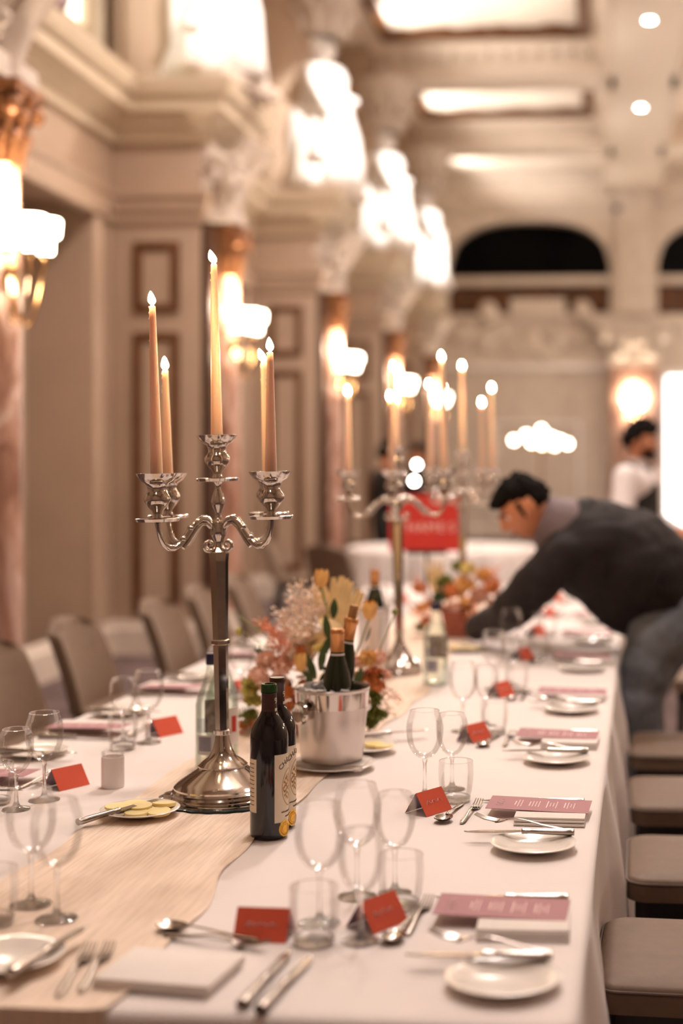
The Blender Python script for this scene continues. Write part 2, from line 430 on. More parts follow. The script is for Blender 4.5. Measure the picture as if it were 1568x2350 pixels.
# attic wall above the cornice, with a lit clerestory
b = MB()
wy0, wy1, wz0, wz1 = 8.9, 10.6, 4.76, 6.7
b.box((WX - .3, (BY + wy0) / 2, 5.95), (.3, wy0 - BY, 3.3)); b.box((WX - .3, (wy1 + FY) / 2, 5.95), (.3, FY - wy1, 3.3))
b.box((WX - .3, (wy0 + wy1) / 2, 4.53), (.3, wy1 - wy0, .46)); b.box((WX - .3, (wy0 + wy1) / 2, 7.15), (.3, wy1 - wy0, .9))
attic = b.build('attic_wall', 'attic', wall_left, smooth=False)
win = struct(frame_bm(wy0 - .03, wy1 + .03, wz0 - .03, wz1 + .03, .09, .06, 'YZ', T(WX - .16, 0, 0)).build('window_1', 'attic', bevel=.01))
MB().box((WX - .20, (wy0 + wy1) / 2, (wz0 + wz1) / 2), (.02, wy1 - wy0, wz1 - wz0)).build('pane', 'clere', win, smooth=False)
path = [(WX, BY)]
for p in PIERS: path += [(WX, p), (PX_, p), (PX_, p + .72), (WX, p + .72)]
path.append((WX, FY))
corn = [(0, 3.98), (.05, 3.99), (.06, 4.06), (.12, 4.10), (.15, 4.15), (.24, 4.19), (.25, 4.28), (.29, 4.30), (.32, 4.36), (.33, 4.42), (0, 4.44)]
struct(MB().sweep(path, corn).build('trim_1', 'attic', angle=25))
arch = [(0, 3.36), (.03, 3.37), (.035, 3.44), (.06, 3.46), (.065, 3.53), (.09, 3.56), (.09, 3.6), (0, 3.62)]
struct(MB().sweep(path, arch).build('trim_2', 'wall', angle=25))
skirt = [(0, .27), (.02, .26), (.03, .22), (.05, .2), (.05, 0)]
struct(MB().sweep(path, skirt).build('baseboard_left', 'plaster', angle=25))

def leafy(bm_, c, r, h, rows=2, n=9, m=I4, flare=.5):
    """acanthus-like tiers of curled leaves round a bell"""
    for k in range(rows):
        z = c[2] + h * k / rows
        for i in range(n):
            a = 2 * pi * (i + .5 * (k % 2)) / n
            rr = r * (1 + .12 * k)
            p0 = Vector((c[0] + rr * cos(a), c[1] + rr * sin(a), z))
            o = Vector((cos(a), sin(a), 0))
            pts = [p0, p0 + o * r * .12 + Vector((0, 0, h * .3)), p0 + o * r * flare * .8 + Vector((0, 0, h * .5)), p0 + o * r * flare + Vector((0, 0, h * .4))]
            bm_.tube(pts, [r * .22, r * .26, r * .2, r * .07], 7, m, flat=.55)
    return bm_
CQ = -3.43
def corbel(parent, p):
    """scrolled bracket between capital and cornice on the front of a pier"""
    b = MB()
    b.box((CQ + .12, p + .36, 3.70), (.24, .62, .62)); b.box((CQ + .2, p + .36, 3.46), (.34, .55, .12))
    prof = []
    for k in range(26):
        t = k / 25; prof.append((CQ + .26 + .30 * t ** 1.5 - .03 * sin(t * pi), 3.42 + .62 * t))
    for s in (-1, 1):
        b.tube([(x, p + .36 + s * .17, z) for x, z in prof], [.05 + .03 * k / 25 for k in range(26)], 10)
        b.sphere((CQ + .50, p + .36 + s * .17, 3.99), .085, n=14, k=10, sc=(1, .8, 1)); b.sphere((CQ + .26, p + .36 + s * .17, 3.47), .06, n=14, k=10)
    b.tube([(x + .05, p + .36, z) for x, z in prof], .09, 10)
    rnd = random.Random(int(p * 10))
    for i in range(16):
        b.sphere((CQ + .1 + .35 * rnd.random(), p - .02 + .1 * rnd.random(), 3.5 + .5 * rnd.random()), .025 + .035 * rnd.random(), n=8, k=6, sc=(1.3, .6, 1))
    b.build('corbel', 'plaster', parent, angle=60)
def pier(p):
    b = MB(); b.box(((WX + PX_) / 2, p + .36, 2.0), (PX_ - WX, .72, 4.0))
    b.box((WX + .30, p + .36, 5.85), (.6, .5, 3.15)); b.box((WX + .3, p + .34, 5.85), (.42, .56, 3.1))
    o = b.build('pier', 'wall', wall_left, bevel=.01)
    for z0, z1 in ((2.67, 3.22), (.32, 2.515)):
        f = frame_bm(-3.786, -3.418, z0, z1, .068, .035, 'XZ', T(0, p, 0)).build('gilt_frame', 'gold', o, bevel=.01)
        MB().box((-3.602, p - .004, (z0 + z1) / 2), (.25, .012, z1 - z0 - .12)).build('panel', 'wall', f, smooth=False)
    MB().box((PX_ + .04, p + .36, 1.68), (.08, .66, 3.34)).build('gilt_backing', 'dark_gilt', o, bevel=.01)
    corbel(o, p)
    cx, cy = PX_ + .10, p + .36
    c = MB(); c.lathe([(0, 0.3), (.125, .3), (.128, .9), (.125, 1.7), (.115, 2.6), (.108, 2.98), (0, 2.98)], 40, T(cx, cy, 0))
    sh = c.build('column_shaft', 'marble', o)
    c = MB(); c.box((cx, cy, .08), (.40, .40, .16)); c.lathe([(.17, .16), (.19, .18), (.19, .21), (.165, .23), (.15, .25), (.165, .27), (.155, .30), (.128, .31)], 32, T(cx, cy, 0))
    c.build('column_base', 'plaster', sh)
    c = MB(); c.lathe([(.115, 2.96), (.13, 2.98), (.115, 3.0), (.12, 3.1), (.15, 3.28), (.18, 3.32)], 32, T(cx, cy, 0)); c.box((cx, cy, 3.35), (.36, .36, .06))
    leafy(c, (cx, cy, 2.99), .118, .30, 3, 12, flare=.5)
    for i in range(4):
        a = pi / 4 + pi / 2 * i; c.sphere((cx + .2 * cos(a), cy + .2 * sin(a), 3.26), .05, n=12, k=8)
    c.build('column_capital', 'gold_hi', sh)
    return o
for p in PIERS: pier(p)

# far wall: lower wall, balcony, two arches, central pilaster
fw = MB()
ax0, ax1, apx = -3.29, -.02, .94
zr0, zr1, zg0 = 5.28, 5.11, 4.50
fw.box(((WX + RXW) / 2, FY + .2, 2.25), (RXW - WX + 1, .4, 4.5))
def arch_pts(x0, x1, n=28):
    c, h = (x0 + x1) / 2, (x1 - x0) / 2
    return [(c + h * t, 5.55 + .86 * (1 - abs(t) ** 2.7) ** .5) for t in [-1 + 2 * i / n for i in range(n + 1)]]
xs = WX - .3
for x0, x1 in ((ax0, ax1), (apx, apx + 3.27)):
    fw.box(((xs + x0) / 2, FY + .2, 6.0), (x0 - xs, .4, 3.0)); xs = x1
    pts = arch_pts(x0, x1)
    for (xa, za), (xb, zb) in zip(pts, pts[1:]):
        for yy in (FY, FY + .4): fw.F([fw.V((xa, yy, za)), fw.V((xb, yy, zb)), fw.V((xb, yy, 7.5)), fw.V((xa, yy, 7.5))])
        fw.F([fw.V((xa, FY, za)), fw.V((xb, FY, zb)), fw.V((xb, FY + .4, zb)), fw.V((xa, FY + .4, za))])
fw.box(((xs + RXW + .4) / 2, FY + .2, 6.0), (RXW + .4 - xs, .4, 3.0))
wall_far = struct(fw.build('wall_far', 'plaster', smooth=False))
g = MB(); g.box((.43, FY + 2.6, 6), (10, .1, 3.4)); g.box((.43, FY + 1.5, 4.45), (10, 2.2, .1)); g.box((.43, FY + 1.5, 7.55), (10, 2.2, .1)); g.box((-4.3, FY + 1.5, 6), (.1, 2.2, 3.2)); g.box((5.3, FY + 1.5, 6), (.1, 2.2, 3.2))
g.build('gallery_interior', 'dark', wall_far, smooth=False)  # darkness of the unlit gallery put into near-black surfaces
for x0, x1 in ((ax0, ax1), (apx, apx + 3.27)):
    q = MB().box(((x0 + x1) / 2, FY + .10, (zr0 + zr1) / 2), (x1 - x0, .22, zr0 - zr1)).build('gallery_rail', 'plaster', wall_far, bevel=.03)
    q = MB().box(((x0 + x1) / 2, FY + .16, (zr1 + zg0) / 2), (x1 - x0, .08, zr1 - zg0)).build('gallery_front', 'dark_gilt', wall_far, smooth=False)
    o = MB(); rnd = random.Random(3)
    for i in range(60):
        o.sphere((x0 + .1 + (x1 - x0 - .2) * rnd.random(), FY + .12, zg0 + .08 + .45 * rnd.random()), .05 + .06 * rnd.random(), n=8, k=5, sc=(1, .4, 1))
    o.build('scroll_relief', 'gold', q)
c = MB(); px_ = .46                                       # central pilaster with capital
c.box((px_, FY - .06, 5.95), (.70, .16, 3.0)); c.box((px_, FY - .10, 4.56), (.95, .24, .12))
c.build('pilaster', 'plaster', wall_far, bevel=.02)
c = MB(); c.box((px_, FY - .14, 1.74), (.93, .3, 3.48)); pil = c.build('marble_pilaster', 'marble', wall_far, bevel=.02)
c = MB(); c.box((px_, FY - .14, 3.56), (.98, .34, .2)); c.box((px_, FY - .2, 4.3), (1.75, .5, .16)); c.box((px_, FY - .16, 4.12), (1.35, .4, .22)); c.box((px_, FY - .14, 3.85), (1.05, .34, .4))
for i in range(5): c.sphere((px_ - .44 + .22 * i, FY - .36, 3.95), .13, n=12, k=8, sc=(1, .6, 1.1))
for s in (-1, 1): c.sphere((px_ + s * .6, FY - .38, 4.08), .17, n=14, k=8, sc=(1, .6, 1)); c.sphere((px_ + s * .3, FY - .36, 3.68), .12, n=12, k=8, sc=(1.2, .6, .8))
c.build('pilaster_capital', 'plaster', pil)
c = MB(); rnd = random.Random(11)                              # plaster cartouche relief below the gallery and swags in the frieze
c.box((-1.52, FY - .05, 4.47), (3.6, .14, .1)); c.box((-1.47, FY - .1, 4.66), (1.1, .2, .3))
for i in range(70):
    t = rnd.random() * 2 - 1; c.sphere((-1.52 + 1.7 * t, FY - .02, 4.2 - .5 * rnd.random() * (1.2 - abs(t))), .07 + .1 * rnd.random(), n=9, k=6, sc=(1.2, .5, 1))
for s in (-1, 1): c.sphere((-1.52 + s * .95, FY - .1, 4.55), .2, n=12, k=8, sc=(1, .6, 1.2))
c.build('cartouche_relief', 'plaster', wall_far)
c = MB()
for k in range(2):
    x0 = -3.0 + 3.2 * k
    for i in range(24):
        t = i / 23; c.sphere((x0 + 2.8 * t, FY - .01, 7.0 - .28 * sin(pi * t)), .09 + .03 * (i % 2), n=8, k=6, sc=(1, .5, 1))
c.box((.43, FY - .05, 7.34), (9, .14, .14)); c.box((.43, FY - .04, 6.66), (9, .1, .06))
c.build('frieze_relief', 'plaster', wall_far)
c = frame_bm(-2.4, -.6, .4, 2.35, .07, .04, 'XZ', T(0, FY, 0)); c.box((-1.5, FY - .06, 3.45), (3.9, .14, .1))
c.build('wall_panel', 'white', wall_far, bevel=.01)
dr = struct(frame_bm(1.0, 2.43, 0, 3.36, .10, .08, 'XZ', T(0, FY - .02, 0)).build('door_1', 'white', bevel=.01))
for x0, x1 in ((1.11, 1.71), (1.73, 2.32)): MB().box(((x0 + x1) / 2, FY - .03, 1.64), (x1 - x0, .02, 3.2)).build('lit_pane', 'glow_win', dr, smooth=False)
# right wall and the wall behind the camera close the room
b = MB(); b.box((RXW + .2, 12.7, 3.75), (.4, 34, 7.5)); wr = struct(b.build('wall_right', 'wall', smooth=False))
for p in PIERS: MB().box((RXW - .2, p + .36, 3.5), (.4, .72, 7)).build('pier', 'wall', wr, bevel=.01)
struct(MB().sweep([(RXW, FY), (RXW, BY)], corn).build('trim_3', 'attic', angle=25))
struct(MB().sweep([(RXW, FY), (RXW, BY)], skirt).build('baseboard_right', 'plaster', angle=25))
struct(MB().box((.43, BY - .2, 3.75), (10.5, .4, 7.5)).build('wall_back', 'wall', smooth=False))
struct(MB().sweep([(RXW, FY), (WX, FY)][::-1], skirt).build('baseboard_far', 'plaster', angle=25))

# ------------------------------------------------------------------ lamps on the walls and ceiling
for k, (x, y) in enumerate(DOWN):
    t = thing('ceiling_downlight', ['recessed round downlight in the ceiling soffit, nearest the top of the photo', 'recessed round downlight, second one down the ceiling soffit'][k], 'ceiling light', (x, y, BEAM_Z), group='downlights along the soffit')
    MB().lathe([(.055, -.004), (.075, -.012), (.095, -.004), (.095, 0)], 24).build('rim', 'white', t)
    MB().lathe([(0, -.006), (.058, -.006)], 24).build('lens', 'bulb', t)
def sconce(p, label, loc, rz, n=3, shade_s=1.0, power=42):
    t = thing('wall_sconce', label, 'wall lamp', loc, rz, 'lit wall sconces')
    c = MB(); c.lathe([(0, 0), (.05, .005), (.055, .015), (.035, .03), (.0, .035)], 20, RY(pi / 2) @ SC(1.6, 1, 1)); c.build('back_plate', 'brass', t)
    for k in range(n):
        a = (k - (n - 1) / 2) * .75; dx, dy = cos(a), sin(a); R_ = .135 if n > 1 else .12
        pts = []
        for i in range(15):
            s = i / 14; pts.append((.03 + R_ * s * dx, R_ * s * dy * 1.25, -.02 - .27 * sin(pi * min(1, s * 1.02)) ** .8 * (1 - .2 * s) + .10 * s * s))
        arm = MB().tube(pts, .007, 8); arm.lathe([(.006, .0), (.03, .02), (.032, .03), (.0, .03)], 16, T(*pts[-1])); arm.build('arm', 'brass', t)
        q = Vector(pts[-1]) + Vector((0, 0, .03))
        sh = MB().lathe([(.026 * shade_s, 0), (.034 * shade_s, .01), (.036 * shade_s, .075), (.060 * shade_s, .092), (.066 * shade_s, .165), (.060 * shade_s, .175)], 24, T(*q)).build('glass_shade', 'shade', t)
    Mx = T(*loc) @ RZ(rz)
    lamp('sconce_and_fill_lamp', 'POINT', Mx @ Vector((.085, 0, .36)), power, color=(1, .82, .62), size=.05)
    lamp('sconce_and_fill_lamp', 'POINT', Mx @ Vector((.06, 0, -.05)), power * .22, color=(1, .82, .62), size=.05)
    return t
SL = ['lit brass sconce on the nearest marble column at the left edge of the photo', 'lit brass sconce on the second marble column, behind the near candles', 'lit brass sconce on the third marble column along the left wall', 'lit brass sconce on the fourth marble column along the left wall', 'lit brass sconce on the fifth marble column, the one farthest down the left wall']
for p, l in zip(PIERS, SL): sconce(p, l, (PX_ + .10 + .10, p + .28, 2.42), -.5, 3, 1.15)
sconce(0, 'lit brass sconce on the orange marble pilaster of the end wall, above the waiter', (px_, FY - .29, 2.5), -pi / 2, 3, 1.4, 130)

# ------------------------------------------------------------------ statues on the cornice
def statue(k, p, label):
    x, y = -3.26, p + .3
    t = thing('statue', label, 'statue', (x, y, 4.435), -.35 + .15 * k, 'white caryatid statues along the left cornice'); t.scale = (1.3, 1.3, 1.0)
    rnd = random.Random(k + 4)
    ph = [rnd.random() * 6 for _ in range(4)]
    fold = lambda a, z: 1 + .14 * sin(5 * a + ph[0] + 3 * z) + .09 * sin(9 * a + ph[1] - 2 * z) + .05 * sin(15 * a + ph[2])
    b = MB(); b.lathe([(0, .1), (.33, .1), (.34, .14), (.30, .35), (.27, .7), (.24, .95), (.20, 1.1), (.19, 1.15)], 48, fn=fold)
    b.build('drapery', 'statue', t, angle=80)
    b = MB(); b.lathe([(.18, 1.08), (.20, 1.2), (.215, 1.35), (.18, 1.45), (.07, 1.5), (.062, 1.56), (0, 1.56)], 24, SC(1, 1.15, 1))
    b.sphere((0, .0, 1.66), .12, n=18, k=12, sc=(1, .9, 1.2)); b.sphere((.09, 0, 1.65), .035, n=8, k=6); b.sphere((-.05, 0, 1.72), .125, n=14, k=10)
    for s in (-1, 1):
        b.tube([(0, s * .2, 1.4), (.06, s * .33, 1.22), (.16, s * .28, 1.02 + .1 * s), (.24, s * .12, 1.0 + .12 * s)], [.075, .065, .05, .04], 12)
    b.tube([(-.1, .25, 1.42), (.15, .1, 1.1), (.2, -.2, .8), (.1, -.34, .4)], [.09, .1, .1, .06], 10)
    b.build('figure', 'statue', t, angle=80)
    MB().box((0, 0, .05), (.62, .62, .10)).build('plinth', 'plaster', t, bevel=.015)
    c = MB(); c.lathe([(.14, 1.80), (.2, 1.86), (.22, 2.1), (.30, 2.3), (.36, 2.4), (.36, 2.50), (0, 2.5)], 24)
    leafy(c, (0, 0, 1.82), .2, .5, 2, 9, flare=.7)
    c.build('scrolled_capital', 'plaster', t, angle=60)
for k, (p, l) in enumerate(zip(PIERS[1:], ('white draped statue on the nearest cornice, cut off by the top of the photo', 'brightly lit white statue on the second cornice along the left wall', 'brightly lit white statue on the third cornice along the left wall', 'brightly lit white statue on the farthest cornice, beside the dark arch'))):
    statue(k, p, l)
q = cw(118, 22, 9.0)
t = thing('loudspeaker', 'grey box loudspeaker fixed beside the bright window high on the left wall', 'speaker', (-3.83, 9.25, 4.50), .5)
MB().box((0, 0, .26), (.2, .24, .42)).build('cabinet', 'card_in', t, bevel=.02); MB().box((.104, 0, .26), (.01, .2, .36)).build('grille', 'chairframe', t); MB().box((0, 0, .03), (.08, .08, .06)).build('foot', 'chairframe', t)
# dark round sensor on the far wall between the arches
t = thing('wall_camera', 'small dark round fitting on the end wall above the arch', 'security camera', (.13, FY - .02, 6.62)); MB().lathe([(0, .14), (.07, .12), (.085, .05), (.09, 0)], 16, RX(pi / 2)).build('dome', 'chairframe', t); MB().lathe([(.09, .0), (.11, 0.004), (.11, .02), (.09, .02)], 16, RX(pi / 2)).build('collar', 'white', t)

# the room stands 1.4 degrees off the table's axis
ROOM = T(-3.2, 4.5, 0) @ RZ(R(1.4)) @ T(3.2, -4.5, 0)
for o in ROOM_SET + [o for o in COL.objects if o not in BEFORE and o.parent is None]: o.matrix_basis = ROOM @ o.matrix_basis
# ------------------------------------------------------------------ banquet table, cloth, runner
TX0, TX1, TY0, TY1 = -1.635, -.09, 1.864, 8.6
TCX = (TX0 + TX1) / 2
t = thing('banquet_table', 'long banquet table hidden under the white cloth', 'table', (TCX, (TY0 + TY1) / 2, 0))
hx, hy = (TX1 - TX0) / 2 - .03, (TY1 - TY0) / 2 - .03
MB().box((0, 0, .725), (2 * hx, 2 * hy, .04)).build('tabletop', 'wood', t)
for sx in (-1, 1):
    for sy in (-1, -.33, .33, 1): MB().box((sx * (hx - .12), sy * (hy - .15), .353), (.06, .06, .706)).build('leg', 'wood', t)

def draped_cloth(name, half_x, half_y, rad, top, hem, parent=None, amp=.035, seed=0, wave=.17, skirt_out=.05, mt='cloth', damp=None):
    """one sheet lying on a table and hanging over its edges in soft folds"""
    rnd = random.Random(seed); per = []
    def add(x0, y0, x1, y1):
        n = max(2, int(math.hypot(x1 - x0, y1 - y0) / .028))
        for i in range(n): per.append((x0 + (x1 - x0) * i / n, y0 + (y1 - y0) * i / n, None))
    def corner(cx_, cy_, a0):
        n = max(4, int(rad * 1.57 / .028))
        for i in range(n): a = a0 + pi / 2 * i / n; per.append((cx_ + rad * cos(a), cy_ + rad * sin(a), a))
    X, Y = half_x, half_y
    add(X, -Y + rad, X, Y - rad); corner(X - rad, Y - rad, 0); add(X - rad, Y, -X + rad, Y); corner(-X + rad, Y - rad, pi / 2)
    add(-X, Y - rad, -X, -Y + rad); corner(-X + rad, -Y + rad, pi); add(-X + rad, -Y, X - rad, -Y); corner(X - rad, -Y + rad, 1.5 * pi)
    N = len(per); nor = []
    for i in range(N):
        a, c_ = per[i - 1], per[(i + 1) % N]; d = Vector((c_[0] - a[0], c_[1] - a[1])).normalized(); nor.append(Vector((d.y, -d.x)))
    s = 0; arc = []
    for i in range(N): arc.append(s); s += math.hypot(per[(i + 1) % N][0] - per[i][0], per[(i + 1) % N][1] - per[i][1])
    b = MB(); rows = []
    spec = [(-.03, top, 0), (-.008, top - .0005, 0), (.002, top - .004, 0), (.007, top - .012, 0), (.009, top - .03, .05), (.012, top - .09, .3)]
    k = 6
    for i in range(1, k + 1): spec.append((.014 + skirt_out * (i / k) ** .8, top - .09 - (top - .09 - hem) * i / k, .3 + .7 * i / k))
    for off, z, f in spec:
        row = []
        for i in range(N):
            q = arc[i]
            fo = f * amp * (.6 * sin(q * 2 * pi / wave + 1.3 * sin(q * 3.1 + seed)) + .5 * mnoise.noise(Vector((q * 3.3, seed, z))) + .45 * sin(q * 2 * pi / (wave * 2.7) + seed))
            o = off + max(-.6 * off, fo) if f else off
            if damp and f: o *= damp(per[i][0], per[i][1])
            row.append(b.V((per[i][0] + nor[i].x * o, per[i][1] + nor[i].y * o, z)))
        rows.append(row)
    b.F(rows[0])
    for A, B_ in zip(rows, rows[1:]):
        for i in range(N): b.F([A[i], A[(i + 1) % N], B_[(i + 1) % N], B_[i]])
    return b.build(name, mt, parent, angle=50)
cl = draped_cloth('tablecloth', (TX1 - TX0) / 2, (TY1 - TY0) / 2, .03, TABLE, .12, amp=.035, seed=3, wave=.31, damp=lambda x, y: 1 if x < 0 else 1 - .85 * max(math.exp(-((y + (TY0 + TY1) / 2 - 5.65) / .42) ** 4), math.exp(-((y + (TY0 + TY1) / 2 - 2.92) / .36) ** 4)))
cl.location = (TCX, (TY0 + TY1) / 2, 0); tag(cl, 'white linen cloth over the long banquet table', 'tablecloth')

def runner_pt(u, v):
    y = TY0 - .012 + (7.9 - TY0) * v
    xr = -.705 - .07 * math.exp(-((y - 2.7) / .45) ** 2) + .02 * sin(y * 3.1) + .008 * sin(y * 17)
    xl = -1.125 + .015 * sin(y * 2.3 + 1) + .008 * sin(y * 13)
    x = xl + (xr - xl) * u
    e = abs(u - .5) * 2
    z = TABLE + .0022 + .0030 * max(0, mnoise.noise(Vector((x * 28, y * 2.2, 0)))) + .004 * max(0, e - .85) / .15 * (.5 + .5 * sin(y * 21))
    return (x, y, z)
b = MB(); b.grid(runner_pt, 44, 150)
yy = TY0
b.grid(lambda u, v: (runner_pt(u, 0)[0], TY0 - .012 - .006 * v - .004 * sin(u * 30) * v, TABLE + .002 - .40 * v - .0), 44, 8)
o = b.build('table_runner', 'runner', angle=80); tag(o, 'peach cheesecloth runner down the middle of the white table', 'table runner')

# ------------------------------------------------------------------ candelabra
CUP = [(0, -.006), (.02, -.005), (.044, -.003), (.047, .003), (.044, .005), (.012, .004)]
CUPB = [(.012, .004), (.009, .012), (.011, .018), (.019, .028), (.027, .040), (.0275, .048), (.021, .058), (.019, .062), (.020, .070), (.0235, .076), (.026, .078), (.034, .083), (.041, .092), (.0445, .098), (.042, .0985), (.033, .087), (.014, .0825), (.0135, .078), (0, .078)]
def candelabrum(label, loc, rz, base_r=.112, Rr=.175, tilt=0.):
    t = thing('candelabrum', label, 'candelabra'); k = base_r / .112
    t.matrix_world = T(*loc) @ RY(tilt) @ RZ(rz)
    k2 = .45 + .55 * k
    b = MB(); b.lathe([(0, .0), (.112 * k, 0), (.113 * k, .004), (.110 * k, .007), (.113 * k, .010), (.110 * k, .014), (.111 * k, .018), (.107 * k, .022), (.107 * k, .026), (.102 * k, .031), (.095 * k, .037), (.056 * k, .062), (.053 * k, .066), (.054 * k, .069), (.044 * k, .078), (.030 * k2, .088), (.0215 * k2, .103), (.0165 * k2, .122), (.0145 * k2, .14), (0, .14)], 56)
    b.build('base', 'silver', t, angle=25)
    b = MB()
    for z, r in ((.134, .0185), (.332, .0205)):
        b = MB(); b.lathe([(r - .003, z), (r, z + .002), (r, z + .010), (r - .003, z + .012), (r - .006, z + .012), (r - .006, z)], 6 if z > .2 else 32); b.build('collar', 'silver', t, angle=25)
    b = MB(); b.lathe([(0, .14), (.0145, .14), (.0165, .33), (.0205, .515), (.0225, .532), (.0215, .537), (.013, .546), (0, .546)], 6)
    b.build('pole', 'silver', t, angle=20)
    b = MB(); b.lathe([(0, .54), (.0125, .544), (.0095, .552), (.011, .562), (.016, .572), (.017, .580), (.0175, .588), (.016, .592), (.0175, .597), (.013, .605), (.007, .612), (.006, .618), (.008, .626), (.0135, .638), (.0155, .648), (.012, .662), (.007, .674), (.0065, .680), (.009, .686), (.012, .690), (0, .690)], 28)
    b.build('knop', 'silver', t, angle=50)
    pan = MB().lathe(CUP, 40, T(0, 0, .695)).build('drip_pan', 'silver', t, angle=50)
    MB().lathe(CUPB, 36, T(0, 0, .695)).build('candle_cup', 'silver', pan, angle=50)
    tops = [Matrix(t.matrix_world) @ T(0, 0, .695 + .0785)]
    for i in range(4):
        a = pi / 2 * i + (R(5.5) if i == 1 else 0)
        prof = [(.10, .575), (.10, .588), (.13, .600), (.2, .609), (.29, .611), (.38, .604), (.46, .590), (.55, .573), (.64, .559), (.74, .552), (.83, .553), (.91, .562), (.96, .576), (.99, .592), (1.0, .607)]
        b = MB(); b.tube([(r * Rr * cos(a), r * Rr * sin(a), z) for r, z in prof], [.0055] * 3 + [.0068] * 8 + [.006, .0055, .005, .006], 10)
        b.tube([((r * .9 + .02) * Rr * cos(a), (r * .9 + .02) * Rr * sin(a), z - .012 * (1 - abs(r - .4))) for r, z in prof[2:9]], .004, 8)
        cur = [( .10 + .10 * (j / 16) ** .6 * 1.0, .57 - .035 * j / 16) for j in range(4)]
        sp = []
        for j in range(22):
            th = -2.6 + j * .34; rr = .020 * (1 - j / 26); sp.append((.17 + rr / Rr * cos(th) * 1.0, .552 + rr * .75 * sin(th)))
        b.tube([(r * Rr * cos(a), r * Rr * sin(a), z) for r, z in sp], [.0042 - .0001 * j for j in range(22)], 7)
        for r, z in ((.47, .592), (.60, .570)): b.sphere((r * Rr * cos(a), r * Rr * sin(a), z), .0085, n=10, k=6, sc=(1, 1, .8))
        arm = b.build('arm', 'silver', t, angle=60)
        p = MB().lathe(CUP, 36, T(Rr * cos(a), Rr * sin(a), .613)).build('drip_pan', 'silver', arm, angle=50)
        MB().lathe(CUPB, 32, T(Rr * cos(a), Rr * sin(a), .613)).build('candle_cup', 'silver', arm, angle=50)
        tops.append(Matrix(t.matrix_world) @ T(Rr * cos(a), Rr * sin(a), .613 + .0785))
    return t, tops
def candle(label, m, L, lean=(0, 0), power=1.5, flick=.3, group=None):
    b = MB(); n = 16
    prof = [(0, 0)] + [(.0132 - .0066 * (i / n) ** 1.05, L * i / n) for i in range(n + 1)] + [(.0045, L + .002), (.003, L - .001), (0, L - .001)]
    b.lathe(prof, 20)
    rnd = random.Random(int(L * 1e5))
    for i in range(7):
        z = L * (1 - .26 * rnd.random()); a = pi + rnd.random() * .8; r = .0132 - .0066 * z / L
        b.sphere((r * cos(a), r * sin(a), z), .0017, n=6, k=5, sc=(1, 1, 1.6))
    o = b.build('taper_candle', 'wax', angle=60); o.matrix_world = m @ RY(lean[0]) @ RX(lean[1]); tag(o, label, 'candle', group)
    MB().tube([(0, 0, L - .002), (.0004, 0, L + .004), (-.0006, 0, L + .008)], .0008, 6).build('wick', 'wick', o)
    f = MB().lathe([(0, L + .003), (.0050, L + .006), (.0082, L + .011), (.0080, L + .017), (.0055, L + .025), (.0025, L + .031), (0, L + .034)], 16)
    for v in f.b.verts: v.co.x -= flick * .35 * max(0, v.co.z - L - .005) ; 
    f.build('flame', 'flame', o)
    lamp('candle_light', 'POINT', (o.matrix_world @ Vector((-.003, 0, L + .020))), power, color=(1, .60, .28), size=.011)
    return o
cb = cw(513, 1842, 3.13); 
cand1, tops = candelabrum('polished silver candelabrum nearest the camera, standing on a mirror plate', (cb.x, cb.y, TABLE + .0085), R(-31.5), .112, .168, R(-1.1))
o = MB().lathe([(0, 0), (.139, 0), (.142, .002), (.141, .006), (.132, .0078), (0, .0078)], 144, fn=lambda a, z: 1 + .012 * sin(a * 24)).build('mirror_plate', 'mirror', angle=30)
o.data.materials.append(M['mirror_edge'])
for f in o.data.polygons:
    c = f.center
    if math.hypot(c.x, c.y) > .1355: f.material_index = 1
o.location = (cb.x, cb.y, TABLE + .0006); tag(o, 'round scalloped mirror plate under the near candelabrum', 'mirror')
# arms: 0 right front, 1 right back, 2 left back, 3 left front
for i, (L, lab) in enumerate(((.395, 'tallest peach taper candle, lit, in the centre cup of the near candelabrum'), (.272, 'lit peach taper in the right front cup of the near candelabrum'), (.270, 'lit peach taper in the right back cup of the near candelabrum'), (.252, 'short lit peach taper in the left back cup of the near candelabrum'), (.372, 'tall lit peach taper in the left front cup of the near candelabrum'))):
    candle(lab, tops[i], L, lean=((R(.2), R(1.0), R(-1.6), R(-.2), R(-.6))[i], 0), flick=(1.2, .3, 1.3, .2, .5)[i])
c2 = cw(918, 1545, 5.0)
cand2, tops = candelabrum('tarnished silver candelabrum in the middle distance, behind the flowers and ice bucket', (c2.x, c2.y, TABLE + .006), R(5), .078, .170, R(-1.0))
for i, (L, lab) in enumerate(((.285, 'lit centre taper of the middle candelabrum'), (.40, 'lit taper in the right cup of the middle candelabrum'), (.262, 'lit taper in the far cup of the middle candelabrum'), (.285, 'lit taper in the left cup of the middle candelabrum'), (.255, 'lit taper in the near cup of the middle candelabrum'))):
    candle(lab, tops[i], L, lean=((R(-.8), R(-.5), R(1.2), R(.8), R(-.6))[i], 0), power=.8)
c3 = cw(1062, 1430, 6.6)
cand3, tops = candelabrum('farthest silver candelabrum, standing past the second flower arrangement', (c3.x, c3.y, TABLE + .006), R(-52), .078, .175)
for i, (L, lab) in enumerate(((.40, 'lit centre taper of the farthest candelabrum'), (.305, 'lit taper in the right front cup of the farthest candelabrum'), (.385, 'lit taper in the right back cup of the farthest candelabrum'), (.39, 'lit taper in the left back cup of the farthest candelabrum'), (.39, 'lit taper in the left front cup of the farthest candelabrum'))):
    candle(lab, tops[i], L, lean=(R(-.8), 0), power=.8)

